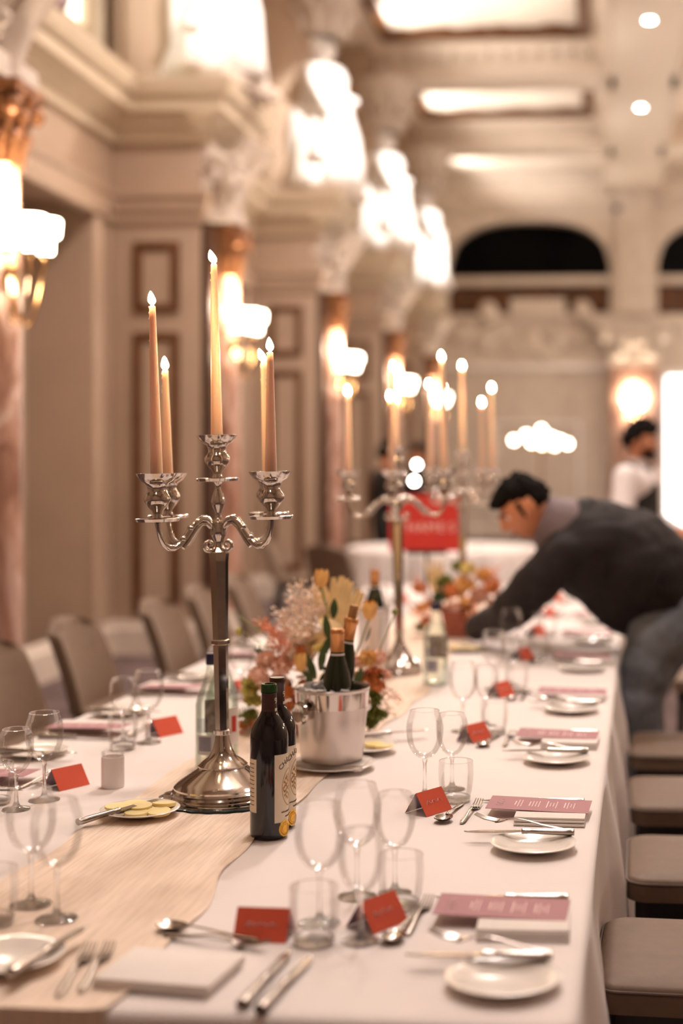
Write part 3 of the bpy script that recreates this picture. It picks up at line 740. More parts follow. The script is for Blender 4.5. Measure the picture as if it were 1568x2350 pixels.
# ------------------------------------------------------------------ bottles
def cyl_patch(r, a0, a1, z0, z1, n=24, m=I4):
    b = MB(); b.grid(lambda u, v: (r * cos(a0 + (a1 - a0) * u), r * sin(a0 + (a1 - a0) * u), z0 + (z1 - z0) * v), n, 1, m); return b
def wrap(me, r, a0, z0):
    """lay a flat lettering mesh (x right, y up) on a cylinder"""
    return xform(me, lambda c: Vector(((r + c.z) * cos(a0 + c.x / r), (r + c.z) * sin(a0 + c.x / r), z0 + c.y)))
def arc_text(body, size, rad):
    me = text_mesh(body, size)
    return xform(me, lambda c: Vector(((rad + c.y) * sin(c.x / rad), (rad + c.y) * cos(c.x / rad) - rad, c.z)))
def red_wine(label, loc, capped):
    t = thing('wine_bottle', label, 'wine bottle', loc)
    base = atan2(-loc[1], -loc[0])
    b = MB(); b.lathe([(0, .006), (.02, .003), (.034, 0), (.0372, .004), (.0375, .01), (.0375, .192), (.0368, .202), (.0335, .214), (.0275, .226), (.020, .237), (.0155, .248), (.0145, .26), (.0140, .288), (.0153, .289), (.0156, .296), (.0145, .30), (.010, .30), (.009, .29), (0, .289)], 48)
    b.build('bottle_glass', 'wine', t, angle=50)
    top = .3006 if capped else .283
    b = MB(); b.lathe([(.0152, .244), (.0158, .247), (.0152, .252), (.0149, .286 if capped else .282), (.0162, .288 if capped else .283)] + ([(.0164, .298), (.0150, .3008), (0, .3008)] if capped else []), 32)
    cap = b.build('capsule', 'capsule', t, angle=50)
    if not capped: MB().lathe([(.0147, .2835), (.0160, .2845), (.0163, .297), (.0148, .3005), (.0100, .3005), (.0095, .292)], 32).build('bottle_lip', 'greenlip', t)
    mesh_obj('lettering', wrap(text_mesh('9', .017), .0154, base + R(58), .262), 'label', cap, smooth=False)
    cyl_patch(.0158, base + R(45), base + R(78), .2465, .253, 8).build('tax_strip', 'label', cap)
    a0, a1 = base + R(16), base + R(140)
    lb = cyl_patch(.0377, a0, a1, .032, .165).build('front_label', 'label', t); ac = (a0 + a1) / 2
    mesh_obj('lettering', wrap(arc_text('CHÂTEAU', .0135, .034), .0379, ac, .147), 'print', lb, smooth=False)
    b = MB(); r2 = .0379
    def el(u, v, rx=.024, rz=.036, cz=.098): a = 2 * pi * u; k = 1 + .06 * (v - .5); return (r2 * cos(ac + rx * k * cos(a) / r2), r2 * sin(ac + rx * k * cos(a) / r2), cz + rz * k * sin(a))
    b.grid(el, 48, 1, wrap=True)
    for i, (w_, z) in enumerate(((.016, .112), (.02, .105), (.012, .118), (.021, .092), (.018, .084), (.022, .098), (.013, .076))):
        b.grid(lambda u, v: (r2 * cos(ac + (u - .5) * 2 * w_ / r2), r2 * sin(ac + (u - .5) * 2 * w_ / r2), z + .0045 * v + .003 * sin(u * 14 + i)), 20, 1)
    b.build('drawing', 'sepia', lb)
    for z, s_, w_ in ((.05, 'APPELLATION CONTRÔLÉE', .0042), (.041, 'MIS EN BOUTEILLE', .0036)): mesh_obj('lettering', wrap(text_mesh(s_, w_), .0379, ac, z), 'print', lb, smooth=False)
    bl = cyl_patch(.0377, base - R(118), base - R(41), .052, .156).build('back_label', 'label', t)
    b = MB(); rnd = random.Random(5)
    for i in range(11):
        z = .146 - .008 * i; q = base - R(50); l_ = R(18 + 30 * rnd.random())
        b.grid(lambda u, v: (.0379 * cos(q - l_ * u), .0379 * sin(q - l_ * u), z + .0016 * v), 10, 1)
    b.build('small_print', 'print', bl)
    am = base + R(54); Mm = T(.0377 * cos(am), .0377 * sin(am), .019) @ RZ(am) @ RY(pi / 2)
    b = MB(); b.lathe([(0, .0006), (.006, .0006), (.0065, .0014), (.008, .0014), (.0085, .0006), (.0125, .0006), (.0132, .0015), (.0155, .0014), (.0164, 0)], 32, Mm)
    for i in range(28): b.sphere((.0118 * cos(i * .2244), .0118 * sin(i * .2244), .0014), .0011, Mm, 6, 4)
    # bend the medal to the glass
    for v in b.b.verts:
        r = math.hypot(v.co.x, v.co.y); a = atan2(v.co.y, v.co.x); d = Vector((cos(am), sin(am), 0)); out = Vector((v.co.x, v.co.y, 0)).dot(d) - .0377
        s = Vector((v.co.x, v.co.y, 0)).dot(Vector((-sin(am), cos(am), 0)))
        aa = am + s / .0377; v.co.x, v.co.y = (.0378 + out) * cos(aa), (.0378 + out) * sin(aa)
    b.build('medal_sticker', 'medal', t)
    return t
p = cw(618, 1925, 2.815); red_wine('opened red wine bottle with a green glass lip, front one of the pair', (p.x, p.y, TABLE + .003), False)
p2 = cw(637, 1905, 2.897); red_wine('sealed red wine bottle with a brown capsule, just behind the opened one', (p2.x, p2.y, TABLE + .003), True)

def water_bottle(label, loc, rot, H=.283, cap='wine', red=False, capcol=None, ws=1.0):
    t = thing('water_bottle', label, 'water bottle', loc, 0); k = H / .283
    prof = [(0, .004), (.03, 0), (.0385, .003), (.0395, .01), (.0395, .15), (.0395, .160), (.036, .176), (.029, .196), (.021, .217), (.0155, .238), (.0135, .25), (.0135, .262)]
    MB().lathe([(r * ws, z * k) for r, z in prof], 40).build('bottle_glass', 'wbottle', t, angle=50)
    MB().lathe([(0, .004), (.030 * ws, .004), (.0368 * ws, .008), (.0368 * ws, .155 * k), (.033 * ws, .176 * k), (.02 * ws, .214 * k), (0, .214 * k)], 32).build('water', 'water', t)
    MB().lathe([(.0142 * ws, .256 * k), (.0148 * ws, .258 * k), (.0146 * ws, .281 * k), (.013 * ws, H), (0, H)], 24).build('cap', capcol or 'capsule', t)
    base = atan2(-loc[1], -loc[0]) + rot; r = .0399 * ws
    lb = cyl_patch(r, base - R(75 if red else 50), base + R(75 if red else 12), .045 * k, (.135 if red else .092) * k).build('paper_label', 'lab_back' if not red else 'label_w', t)
    b = MB()
    if not red:
        for i in range(9): b.grid(lambda u, v: (( r + .0003) * cos(base - R(52) + R(5.2) * i + R(1.8) * u), (r + .0003) * sin(base - R(52) + R(5.2) * i + R(1.8) * u), .098 * k + .034 * k * v), 1, 1)
        for i in range(8): b.grid(lambda u, v: ((r + .0003) * cos(base - R(42) + R(46) * u), (r + .0003) * sin(base - R(42) + R(46) * u), .055 * k + .0042 * i * k + .0024 * v * k), 8, 1)
        b.build('barcode', 'print_blue', lb)
        cyl_patch(r - .0008, base + R(115), base + R(215), .085 * k, .165 * k).build('reflection_patch', 'bottle_reflection', t)  # blurred mauve reflection in the glass, painted as a patch
    else:
        b.grid(lambda u, v: ((r + .0003) * cos(base + R(5) + R(24) * u), (r + .0003) * sin(base + R(5) + R(24) * u), .075 * k + .04 * k * v), 6, 1)
        b.build('red_panel', 'red', lb)
    return t
M['lab_back'] = mat('pale_label', (.62, .62, .64), .7); M['label_w'] = mat('white_label', (.78, .74, .72), .7)
M['print_blue'] = mat('blue_print', (.10, .12, .22), .7); M['navy'] = mat('navy_cap', (.015, .015, .06), .4); M['greencap'] = mat('green_cap', (.01, .04, .02), .4)
M['bottle_reflection'] = mat('mauve_reflection', (.66, .50, .48), .7, var=.5, scale=60)
p = cw(487, 1772, 3.42); wb = water_bottle('clear glass water bottle with a navy cap, left one behind the near candelabrum', (p.x, p.y, TABLE + .0005), R(-8), .283, capcol='navy')
p = cw(510, 1752, 3.54); water_bottle('clear glass water bottle with a green cap, right one behind the near candelabrum', (p.x, p.y, TABLE + .0005), R(30), .283, red=True, capcol='greencap')
p = cw(1000, 1566, 4.76); water_bottle('clear water bottle standing alone right of the middle candelabrum', (p.x, p.y, TABLE + .0005), R(0), .275, capcol='navy', ws=1.08)

# ice bucket with two bottles, ice, plate and napkin beneath
p = cw(762, 1766, 3.44); BX, BY_ = p.x, p.y
def side_plate_mesh(r=.083):
    k = r / .083
    return MB().lathe([(0, .004), (.045 * k, .004), (.052 * k, .006), (.070 * k, .0115), (.082 * k, .0150), (.083 * k, .0165), (.081 * k, .0175), (.068 * k, .0140), (.052 * k, .0088), (.046 * k, .0068), (0, .0065)], 56)
o = side_plate_mesh(.105).build('plate', 'china', angle=50); o.location = (BX, BY_, TABLE + .001); tag(o, 'white plate under the steel ice bucket', 'plate')
b = MB()
for i in range(3): b.box((0, 0, .004 * i), (.185 - .004 * i, .10 - .006 * i, .0036), RZ(R(-8 + 3 * i)))
b.tube([(.08, -.05, .001), (.08, .05, .001)], .005, 8, RZ(R(-8)))
o = b.build('napkin', 'napkin', bevel=.001); o.location = (BX, BY_ - .012, TABLE + .0135); tag(o, 'folded white napkin between the plate and the ice bucket', 'napkin')
t = thing('ice_bucket', 'round steel ice bucket holding two bottles of wine', 'ice bucket', (BX, BY_, TABLE + .0255))
MB().lathe([(0, .003), (.066, .002), (.072, 0), (.0745, .005), (.0835, .10), (.0895, .166), (.0915, .170), (.0925, .173), (.0910, .1755), (.0890, .173), (.0875, .166), (.080, .09), (.0715, .008), (0, .007)], 72).build('bucket_body', 'frost', t, angle=35)
MB().lathe([(.0862, .128), (.0898, .1665)], 72).build('polished_band', 'silver', t)
fa = atan2(-BY_, -BX)
for k_, a in enumerate((fa - R(46), fa + R(134))):
    b = MB(); Mm = RZ(a) @ T(.084, 0, .122) @ RY(pi / 2 - .08)
    b.lathe([(0, -.004), (.012, -.004), (.011, .008), (.014, .012), (.024, .014), (.0275, .019), (.026, .025), (.021, .028), (.018, .026), (0, .0255)], 36, Mm)
    b.build('handle_knob', 'silver', t, angle=40)
def bucket_bottle(label, m, cork=False):
    t = thing('wine_bottle', label, 'wine bottle'); t.matrix_world = m
    MB().lathe([(0, .004), (.031, 0), (.0345, .004), (.035, .01), (.035, .15), (.034, .175), (.030, .20), (.024, .225), (.0175, .245), (.0155, .262), (.0150, .297), (.0165, .298), (.0165, .304), (.012, .305), (0, .305)], 40).build('bottle_glass', 'winegreen', t, angle=50)
    b = MB(); b.lathe([(.0172, .246), (.0166, .25), (.0160, .292), (.0172, .294), (.0174, .304), (.0150, .3075), (0, .3075)], 28); c = b.build('foil_capsule', 'foil', t, angle=50)
    MB().lathe([(.0182, .236), (.0178, .238), (.0174, .249), (.0174, .2495)], 28).build('neck_band', 'label_w', t)
    if cork: MB().lathe([(.0110, .305), (.0108, .335), (.0095, .338), (0, .338)], 20).build('cork', 'cork', t)
M['cork'] = mat('cork', (.36, .16, .06), .7, var=.2, scale=60)
bucket_bottle('green wine bottle with copper foil, upright at the front of the ice bucket', T(BX + .018, BY_ - .0335, TABLE + .036) @ RY(R(.5)))
bucket_bottle('corked green wine bottle leaning right at the back of the ice bucket', T(BX - .020, BY_ + .034, TABLE + .060) @ RX(R(-3)) @ RY(R(11)), True)
rnd = random.Random(2)
for i in range(11):
    a = R(110 + 235 * i / 11 + 10 * rnd.random()); rr = .060 + .014 * rnd.random()
    if i in (8, 9): rr = .07
    o = MB().box((0, 0, 0), (.024, .024, .02)).build('ice_cube', 'ice', bevel=.004)
    o.matrix_world = T(BX + rr * cos(a + 0), BY_ + rr * sin(a), TABLE + .18 + .012 * rnd.random()) @ Euler((rnd.random() * 2, rnd.random() * 2, rnd.random() * 3)).to_matrix().to_4x4()
    tag(o, 'clear ice cube in the steel ice bucket', 'ice cube', 'ice cubes in the bucket')
# the second cooler further back
p = cw(858, 1560, 4.9)
t = thing('wine_cooler', 'slim grey wine cooler beside the middle candelabrum, behind the flowers', 'wine cooler', (p.x, p.y, TABLE + .003))
MB().lathe([(0, .003), (.046, 0), (.048, .004), (.056, .235), (.058, .24), (.056, .243), (.054, .238), (.046, .01), (0, .01)], 40).build('cooler_body', 'frost', t); MB().lathe([(.0555, .215), (.0565, .216), (.0572, .222), (.0562, .223)], 40).build('band', 'silver', t)
bucket_bottle('green wine bottle with orange foil standing in the slim cooler behind the flowers', T(p.x + .004, p.y, TABLE + .068))

# ------------------------------------------------------------------ butter, votive
def butter_plate(label, loc, discs, blab, rz=0, r=.082):
    o = side_plate_mesh(r).build('butter_plate', 'china', angle=50); o.location = loc; o.rotation_euler = (0, 0, rz); tag(o, label, 'plate')
    for i, (dx, dy, dz, tl, lab) in enumerate(discs):
        q = MB().lathe([(0, 0), (.0235, 0), (.0248, .0012), (.0250, .0062), (.0240, .0075), (0, .0078)], 28).build('butter_pat', 'butter', angle=40)
        q.matrix_world = T(loc[0] + dx, loc[1] + dy, loc[2] + .0072 + dz) @ RX(R(tl)) ; tag(q, lab, 'butter', blab)
p = cw(322, 1874, 2.975)
butter_plate('small white plate of butter on the runner by the near candelabrum', (p.x, p.y, TABLE + .003), ((-.052, .004, .004, 2, 'round butter pat at the left end of the near butter plate'), (-.026, .040, .0025, 1, 'round butter pat at the back left of the near butter plate'), (.000, .000, .008, 5, 'round butter pat lying in the middle of the near pile'), (.004, -.034, .002, 2, 'round butter pat at the very front of the near butter plate'), (.046, -.018, .002, 6, 'round butter pat at the front right of the near plate'), (.042, .026, .008, -5, 'round butter pat at the back right of the near plate, raised')), 'butter pats on the near plate')
p = cw(838, 1727, 3.64)
butter_plate('small white plate with a butter pat, half hidden behind the ice bucket', (p.x, p.y, TABLE + .003), ((.02, .02, .003, 3, 'butter pat on the plate behind the ice bucket, left of its neighbour'), (.05, -.01, .004, -3, 'butter pat on the plate behind the ice bucket, nearest the plate edge')), 'butter pats behind the bucket')
p = cw(1067, 1492, 5.6)
butter_plate('small white plate of butter far down the table, under the reaching arm', (p.x, p.y, TABLE + .003), ((-.04, 0, .003, 3, 'butter pat at the left of the far butter plate'), (.005, .01, .004, -3, 'butter pat in the middle of the far butter plate'), (.045, -.01, .003, -3, 'butter pat at the right of the far butter plate')), 'butter pats on the far plate')
p = cw(259, 1806, 3.25)
o = thing('votive_holder', 'plain frosted white votive candle holder standing on the cloth left of the butter', 'candle holder', (p.x, p.y, TABLE + .0005))
MB().lathe([(0, 0), (.0250, 0), (.0258, .002), (.0258, .070), (.0240, .070), (.0240, .012), (0, .012)], 40).build('frosted_glass', 'ivory', o, angle=40); MB().lathe([(.0258, .070), (.0258, .080), (.0250, .0808), (.0242, .080), (.0242, .070)], 40).build('clear_rim', 'tglass', o)

# ------------------------------------------------------------------ glassware and cutlery prototypes
FAR = (0, -60, -5)                       # (prototypes are moved to their first place below)
def wine_glass(H, r, name='wine_glass'):
    t = bpy.data.objects.new(name, None); COL.objects.link(t); t.empty_display_size = .05
    zb = .44 * H
    prof = [(.003, zb), (r * .34, zb + .004), (r * .64, zb + .014), (r * .85, zb + .029), (r * .96, zb + .045), (r, zb + .062), (r * .975, zb + .080), (r * .78, H)]
    # smooth the bowl curve
    sm = []
    for i in range(len(prof) - 1):
        p0, p1, p2, p3 = prof[max(0, i - 1)], prof[i], prof[i + 1], prof[min(len(prof) - 1, i + 2)]
        for k in range(4):
            q = k / 4; f = lambda a, b_, c, d: .5 * (2 * b_ + (c - a) * q + (2 * a - 5 * b_ + 4 * c - d) * q * q + (3 * b_ - a - 3 * c + d) * q ** 3)
            sm.append((max(.001, f(p0[0], p1[0], p2[0], p3[0])), f(p0[1], p1[1], p2[1], p3[1])))
    sm.append(prof[-1])
    bo = MB().lathe(sm, 40).build('bowl', 'glass', t, angle=80)
    rr = r * .78
    MB().lathe([(rr - .0006, H - .0006), (rr + .0005, H), (rr - .0003, H + .0009), (rr - .0012, H)], 40).build('rim', 'gbase', bo)
    MB().lathe([(0, 0), (r * .80, 0), (r * .82, .0012), (r * .78, .0025), (r * .4, .0045), (.008, .009), (.0045, .018), (.0037, zb * .5), (.0038, zb - .01), (.006, zb - .003), (.0045, zb + .001), (0, zb + .001)], 36).build('stem', 'gbase', t, angle=50)
    return t
def tumbler(H=.088, r=.0385):
    t = bpy.data.objects.new('water_tumbler', None); COL.objects.link(t)
    MB().lathe([(r * .80, .011), (r * .90, .022), (r * .98, .045), (r, .060), (r * .985, H * .9), (r * .955, H)], 40).build('glass_wall', 'tglass', t, angle=80)
    MB().lathe([(0, 0), (r * .74, 0), (r * .80, .003), (r * .84, .011), (r * .80, .0125), (r * .6, .009), (0, .0075)], 36).build('thick_base', 'gbase', t, angle=60)
    MB().lathe([(r * .955 - .0006, H - .0006), (r * .955 + .0006, H), (r * .955 - .0002, H + .0009), (r * .955 - .0012, H)], 40).build('rim', 'gbase', t)
    return t
def blade_strip(b, pts, th):
    """pts: (x, ylow, yhigh, z) stations of a flat blade"""
    rows = [[b.V((x, yl, z - th)), b.V((x, yh, z - th * .4)), b.V((x, yh, z + th * .4)), b.V((x, yl, z + th))] for x, yl, yh, z in pts]
    for A, B_ in zip(rows, rows[1:]):
        for i in range(4): b.F([A[i], A[(i + 1) % 4], B_[(i + 1) % 4], B_[i]])
    b.F(rows[0]); b.F(rows[-1][::-1])
def knife(L=.225, name='table_knife'):
    """lies along x, blade tip at -x, on z=0"""
    t = bpy.data.objects.new(name, None); COL.objects.link(t); h = L / 2; k = L / .225
    b = MB(); st = []
    for i in range(15):
        q = i / 14; x = -h + .122 * k * q; wv = .0095 * k * min(1, (q * 5) ** .5) * (1 - .12 * q)
        st.append((x, -wv + .001, wv * .85 if q > .25 else wv * .85 * (q * 4) ** .5 - .002 * (1 - q * 4), .004 + .003 * q))
    blade_strip(b, st, .0011); b.build('blade', 'steel', t, angle=30)
    b = MB(); x0 = -h + .118 * k
    b.lathe([(0, 0), (.006, 0), (.0075, .003), (.006, .006), (.0072, .010), (.0060, .014), (.0068, .02), (.0075, .045), (.0088, .085), (.0092, .100), (.0082, .104), (.009, .107), (0, .108)], 14, T(x0, 0, .0072) @ RY(pi / 2) @ SC(.78, 1, k))
    b.build('handle', 'steel', t, angle=50)
    return t
def fork(L=.19, tines=4, name='dinner_fork'):
    h = L / 2; k = L / .19; b = MB()
    hz = lambda q: .003 + .011 * sin(pi * min(1, max(0, q)) ** .8) * (1 if q < .55 else 1)
    for i in range(tines):
        y = (i - (tines - 1) / 2) * .0058 * k
        b.tube([(-h, y * .92, .012), (-h + .02 * k, y, .006), (-h + .044 * k, y, .0035), (-h + .05 * k, y, .004)], [.0010, .0015, .0017, .0018], 7)
    b.grid(lambda u, v: (-h + .044 * k + .024 * k * u, (v - .5) * .024 * k * (1 - .80 * u ** 1.6), .0035 + .006 * u ** 2), 8, 6)
    b.grid(lambda u, v: (-h + .044 * k + .024 * k * u, (v - .5) * .024 * k * (1 - .80 * u ** 1.6), .0015 + .006 * u ** 2), 8, 6)
    b.tube([(-h + .064 * k, 0, .008), (-h + .085 * k, 0, .0125), (-h + .11 * k, 0, .011), (h - .05 * k, 0, .006), (h - .015 * k, 0, .0032), (h, 0, .0030)], [.0026, .0025, .0032, .0046, .0062, .004], 10, flat=.5)
    o = b.build(name, 'steel', angle=50); return o
def spoon(L=.18, name='dessert_spoon'):
    h = L / 2; k = L / .18; b = MB()
    def bowl(u, v, dz=0):
        a = 2 * pi * u; x = -h + .027 * k + .027 * k * cos(a) * v; y = .019 * k * sin(a) * v * (1 - .12 * cos(a)); return (x, y, .0012 + .008 * v * v + dz)
    b.grid(lambda u, v: bowl(u, v), 24, 6, wrap=True); b.grid(lambda u, v: bowl(u, v, .0012), 24, 6, wrap=True)
    b.tube([(-h + .050 * k, 0, .0095), (-h + .064 * k, 0, .0115), (-h + .085 * k, 0, .010), (h - .05 * k, 0, .0055), (h - .015 * k, 0, .0032), (h, 0, .003)], [.0030, .0026, .0030, .0045, .0062, .004], 10, flat=.5)
    return b.build(name, 'steel', angle=50)
def squiggle(b, x0, x1, y, amp, m, n=40, seed=0, w=.00035):
    rnd = random.Random(seed); pts = []
    for i in range(n):
        q = i / (n - 1); pts.append((x0 + (x1 - x0) * q + amp * .8 * sin(q * 31 + seed), y + amp * sin(q * 47 + seed) * (.5 + rnd.random() * .6), 0))
    b.tube(pts, w, 4, m)
def place_card(seed):
    """tent card, ridge along y, printed panel facing +x"""
    L, H, W = .085, .045, .030
    t = bpy.data.objects.new('place_card', None); COL.objects.link(t)
    b = MB()
    for s in (-1, 1): b.grid(lambda u, v: (s * W * v, (u - .5) * L, H * (1 - v)), 2, 4)
    b.build('outer_face', 'card', t, smooth=False)
    b = MB(); 
    for s in (-1, 1): b.grid(lambda u, v: (s * (W * v - .0006), (u - .5) * L, (H - .0008) * (1 - v)), 2, 4)
    b.build('inner_face', 'card_in', t, smooth=False)
    b = MB(); sl = atan2(H, W); Mm = T(W / 2, 0, H / 2) @ RZ(pi / 2) @ RX(sl) @ T(0, 0, .0006)
    squiggle(b, -.024, .022, .001, .0035, Mm, seed=seed); b.tube([(-.026, -.004, 0), (-.02, .006, 0), (-.018, -.004, 0)], .00045, 4, Mm)
    b.build('handwriting', 'ink', t)
    return t
def menu_card():
    t = bpy.data.objects.new('menu_card', None); COL.objects.link(t)
    b = MB(); b.box((0, 0, 0), (.215, .099, .0009)); b.build('card', 'menu', t, smooth=False)
    b = MB(); Mm = T(-.082, 0, .0007) @ RZ(pi / 2)
    squiggle(b, -.022, .022, .0, .008, Mm, 30, 4, .0006)
    rnd = random.Random(1); x = -.05
    for blk in range(4):
        for ln in range(4 if blk else 3):
            l_ = (.026 + .03 * rnd.random()) / 2; b.box((x, 0, .0007), (.0015 if ln else .0022, 2 * l_, .0003)); x += .0065
        x += .011
    b.build('printing', 'ink', t, smooth=False)
    return t
def folded_napkin():
    """folded linen, the rolled fold at -y"""
    b = MB(); pts = []
    L = .145
    for (y0, y1, z, h) in ((-.070, .05, .0, .006), (-.066, .05, .007, .005), (-.062, .05, .012, .004)):
        b.grid(lambda u, v: ((v - .5) * (L - .006 * z * 100), y0 + (y1 - y0) * abs(2 * u - 1) if False else (y0 + (y1 - y0) * min(1, 2 * (1 - u)) if u > .5 else y0 + (y1 - y0) * min(1, 2 * u)), z + (h if u > .5 else 0)), 2, 1)
        b.tube([(-L / 2, y0, z + h / 2), (0, y0 - .001, z + h / 2), (L / 2, y0, z + h / 2)], h / 2, 10)
        for s in (-1, 1): b.box((s * (L / 2 - .012), (y0 + y1) / 2, z + h / 2), (.024, y1 - y0, h * .96))
        b.box((0, (y0 + y1) / 2, z + h / 2), (L - .02, y1 - y0 - .004, h * .9))
    return b.build('napkin', 'napkin', bevel=.0015)
PR = dict(big=wine_glass(.192, .041), small=wine_glass(.172, .036), tum=tumbler(), knife=knife(), bknife=knife(.215), fork=fork(), dfork=fork(.18, 4, 'dessert_fork'), spoon=spoon(), plate=side_plate_mesh().build('side_plate', 'china', angle=50), menu=menu_card(), nap=folded_napkin())
PR['big'].name = 'wine_glass'; PR['bknife'].name = 'butter_knife'
USED = set()
def put(key, label, cat, group, m, proto=None):
    src = proto or PR[key]
    if key in USED: o = dup(src)
    else: o = src; USED.add(key)
    o.matrix_world = m; tag(o, label, cat, group); return o
ORD = ['nearest', 'second', 'third', 'fourth', 'fifth', 'sixth', 'seventh', 'eighth']
TZ = TABLE + .0006
def setting(k, side, y, flip, jit, ov={}):
    where = '%s %s-hand place' % (ORD[k], side); g = side + '-hand place settings'
    X = -.215 if not flip else 2 * TCX + .215
    base = T(X, y, TZ) @ (RZ(pi) if flip else I4)
    rnd = random.Random(k * 7 + (50 if flip else 0))
    j = lambda a=.008: (rnd.random() - .5) * 2 * a
    P = lambda key, x, y_, z=0, rz=0: base @ T(ov.get(key, (x + j(), y_ + j(), 0))[0], ov.get(key, (x + j(), y_ + j(), 0))[1], z) @ RZ(rz + j(.05))
    put('plate', 'white side plate at the ' + where, 'plate', 'side plates', P('plate', .015, -.27))
    put('bknife', 'knife laid over the side plate at the ' + where, 'knife', 'knives on the side plates', P('bk', -.018, -.225, .0165, R(1)))
    put('fork', 'fork leaning on the knife above the side plate at the ' + where, 'fork', 'forks on the side plates', P('fk', -.015, -.180, .020, R(-9)) @ RY(R(3)))
    put('nap', 'folded white napkin under the menu at the ' + where, 'napkin', 'napkins under the menus', P('nap', .035, -.032))
    put('menu', 'mauve menu card on the napkin at the ' + where, 'menu', 'mauve menu cards', P('menu', -.005, .008, .0192, R(-1)) @ RY(R(1.0)) @ RX(R(2.0)))
    put('knife', 'table knife beyond the menu card at the ' + where, 'knife', 'table knives', P('kn', -.012, .10, 0, R(-1)))
    put('dfork', 'dessert fork pointing away from the place card at the ' + where, 'fork', 'dessert forks', P('df', -.143, -.005, 0, R(-93)))
    put('spoon', 'dessert spoon beside the place card at the ' + where, 'spoon', 'dessert spoons', P('sp', -.176, -.015, 0, R(82)))
    c = place_card(k * 3 + (1 if flip else 0)); c.matrix_world = P('card', -.232, 0, .0003, R(-30)); tag(c, 'vermilion tent place card at the ' + where, 'place card', 'vermilion place cards')
    put('tum', 'clear water tumbler at the ' + where, 'tumbler', 'water tumblers', P('tum', -.188, .095))
    put('big', 'large wine glass at the ' + where, 'wine glass', 'wine glasses', P('big', -.268, .125))
    put('small', 'small wine glass at the ' + where, 'wine glass', 'wine glasses', P('small', -.210, .205))
for k, y in enumerate((2.285, 2.99, 3.775, 4.50, 5.35, 6.1, 6.85, 7.6)):
    setting(k, 'right', y, False, 0, {0: {'card': (-.205, -.035), 'big': (-.266, .105), 'small': (-.205, .13), 'tum': (-.182, .055), 'plate': (.022, -.285), 'sp': (-.158, -.05)}, 4: {'big': (-.27, -.02), 'small': (-.205, .05), 'tum': (-.17, .10)}}.get(k, {}))
for k, y in enumerate((3.19, 3.785, 4.48, 5.29, 6.05, 6.8, 7.55)):
    setting(k, 'left', y, True, 0, {0: {'big': (.207 * 1, 0.18) if False else (-.207, .18), 'small': (-.183, .268), 'tum': (-.115, .22), 'card': (-.202, .047), 'sp': (-.12, .0)}, 1: {'big': (-.214, .13), 'small': (-.147, .136), 'tum': (-.178, .222), 'card': (-.215, .008), 'sp': (-.13, -.05)}}.get(k, {}))
# the place at the near end of the table
def end(key, label, cat, x, y, z=0, rz=0, extra=I4):
    return put(key, label, cat, None, T(x, y, TZ + z) @ RZ(rz) @ extra)
end('plate', 'white side plate at the bottom left corner of the photo', 'plate', -.925, 2.005, .004)
end('bknife', 'knife lying across the side plate at the bottom left of the photo', 'knife', -.862, 2.015, .0205, R(-97))
end('fork', 'left fork of the pair at the near end of the table', 'fork', -.812, 1.985, .003, R(-82)); end('dfork', 'right fork of the pair at the near end, beside the square napkin', 'fork', -.787, 1.998, .003, R(-82))
b = MB(); b.box((0, 0, .004), (.175, .135, .007)); b.box((.001, .001, .0105), (.173, .133, .006)); o = b.build('napkin', 'napkin', bevel=.002); o.matrix_world = T(-.672, 1.985, TZ + .0035) @ RZ(R(-6)); tag(o, 'square folded white napkin at the near end of the table', 'napkin')
end('knife', 'left knife of the pair with red reflections at the near end', 'knife', -.53, 1.99, 0, R(-93)); end('knife', 'right knife of the pair with red reflections at the near end', 'knife', -.497, 1.975, 0, R(-95))
end('spoon', 'dessert spoon above the square napkin at the near end', 'spoon', -.672, 2.162, .003, R(-14)); end('dfork', 'dessert fork under the spoon above the square napkin at the near end', 'fork', -.648, 2.128, .003, R(168))
c = place_card(77); c.matrix_world = T(-.585, 2.175, TZ) @ RZ(R(-90)); tag(c, 'vermilion place card facing the camera at the near end of the table', 'place card')
end('tum', 'clear water tumbler beside the camera-facing place card', 'tumbler', -.500, 2.150); end('big', 'wine glass behind the tumbler at the near end of the table', 'wine glass', -.513, 2.245); end('small', 'wine glass right of the tumbler at the near end of the table', 'wine glass', -.43, 2.165)
end('tum', 'clear tumbler on the runner at the left edge of the photo', 'tumbler', -1.03, 2.185, .003); end('big', 'left wine glass on the runner near the left edge of the photo', 'wine glass', -1.012, 2.285, .003); end('big', 'right wine glass on the runner near the left edge of the photo', 'wine glass', -.938, 2.215, .003)
# butter knives on the runner
m = T(-1.068, 2.853, TABLE + .017) @ RZ(R(-122)) @ RY(R(3)); put('bknife', 'butter knife resting on the edge of the near butter plate', 'knife', None, m)
put('bknife', 'butter knife on the plate behind the ice bucket', 'knife', None, T(-.655, 3.735, TABLE + .018) @ RZ(R(215)))
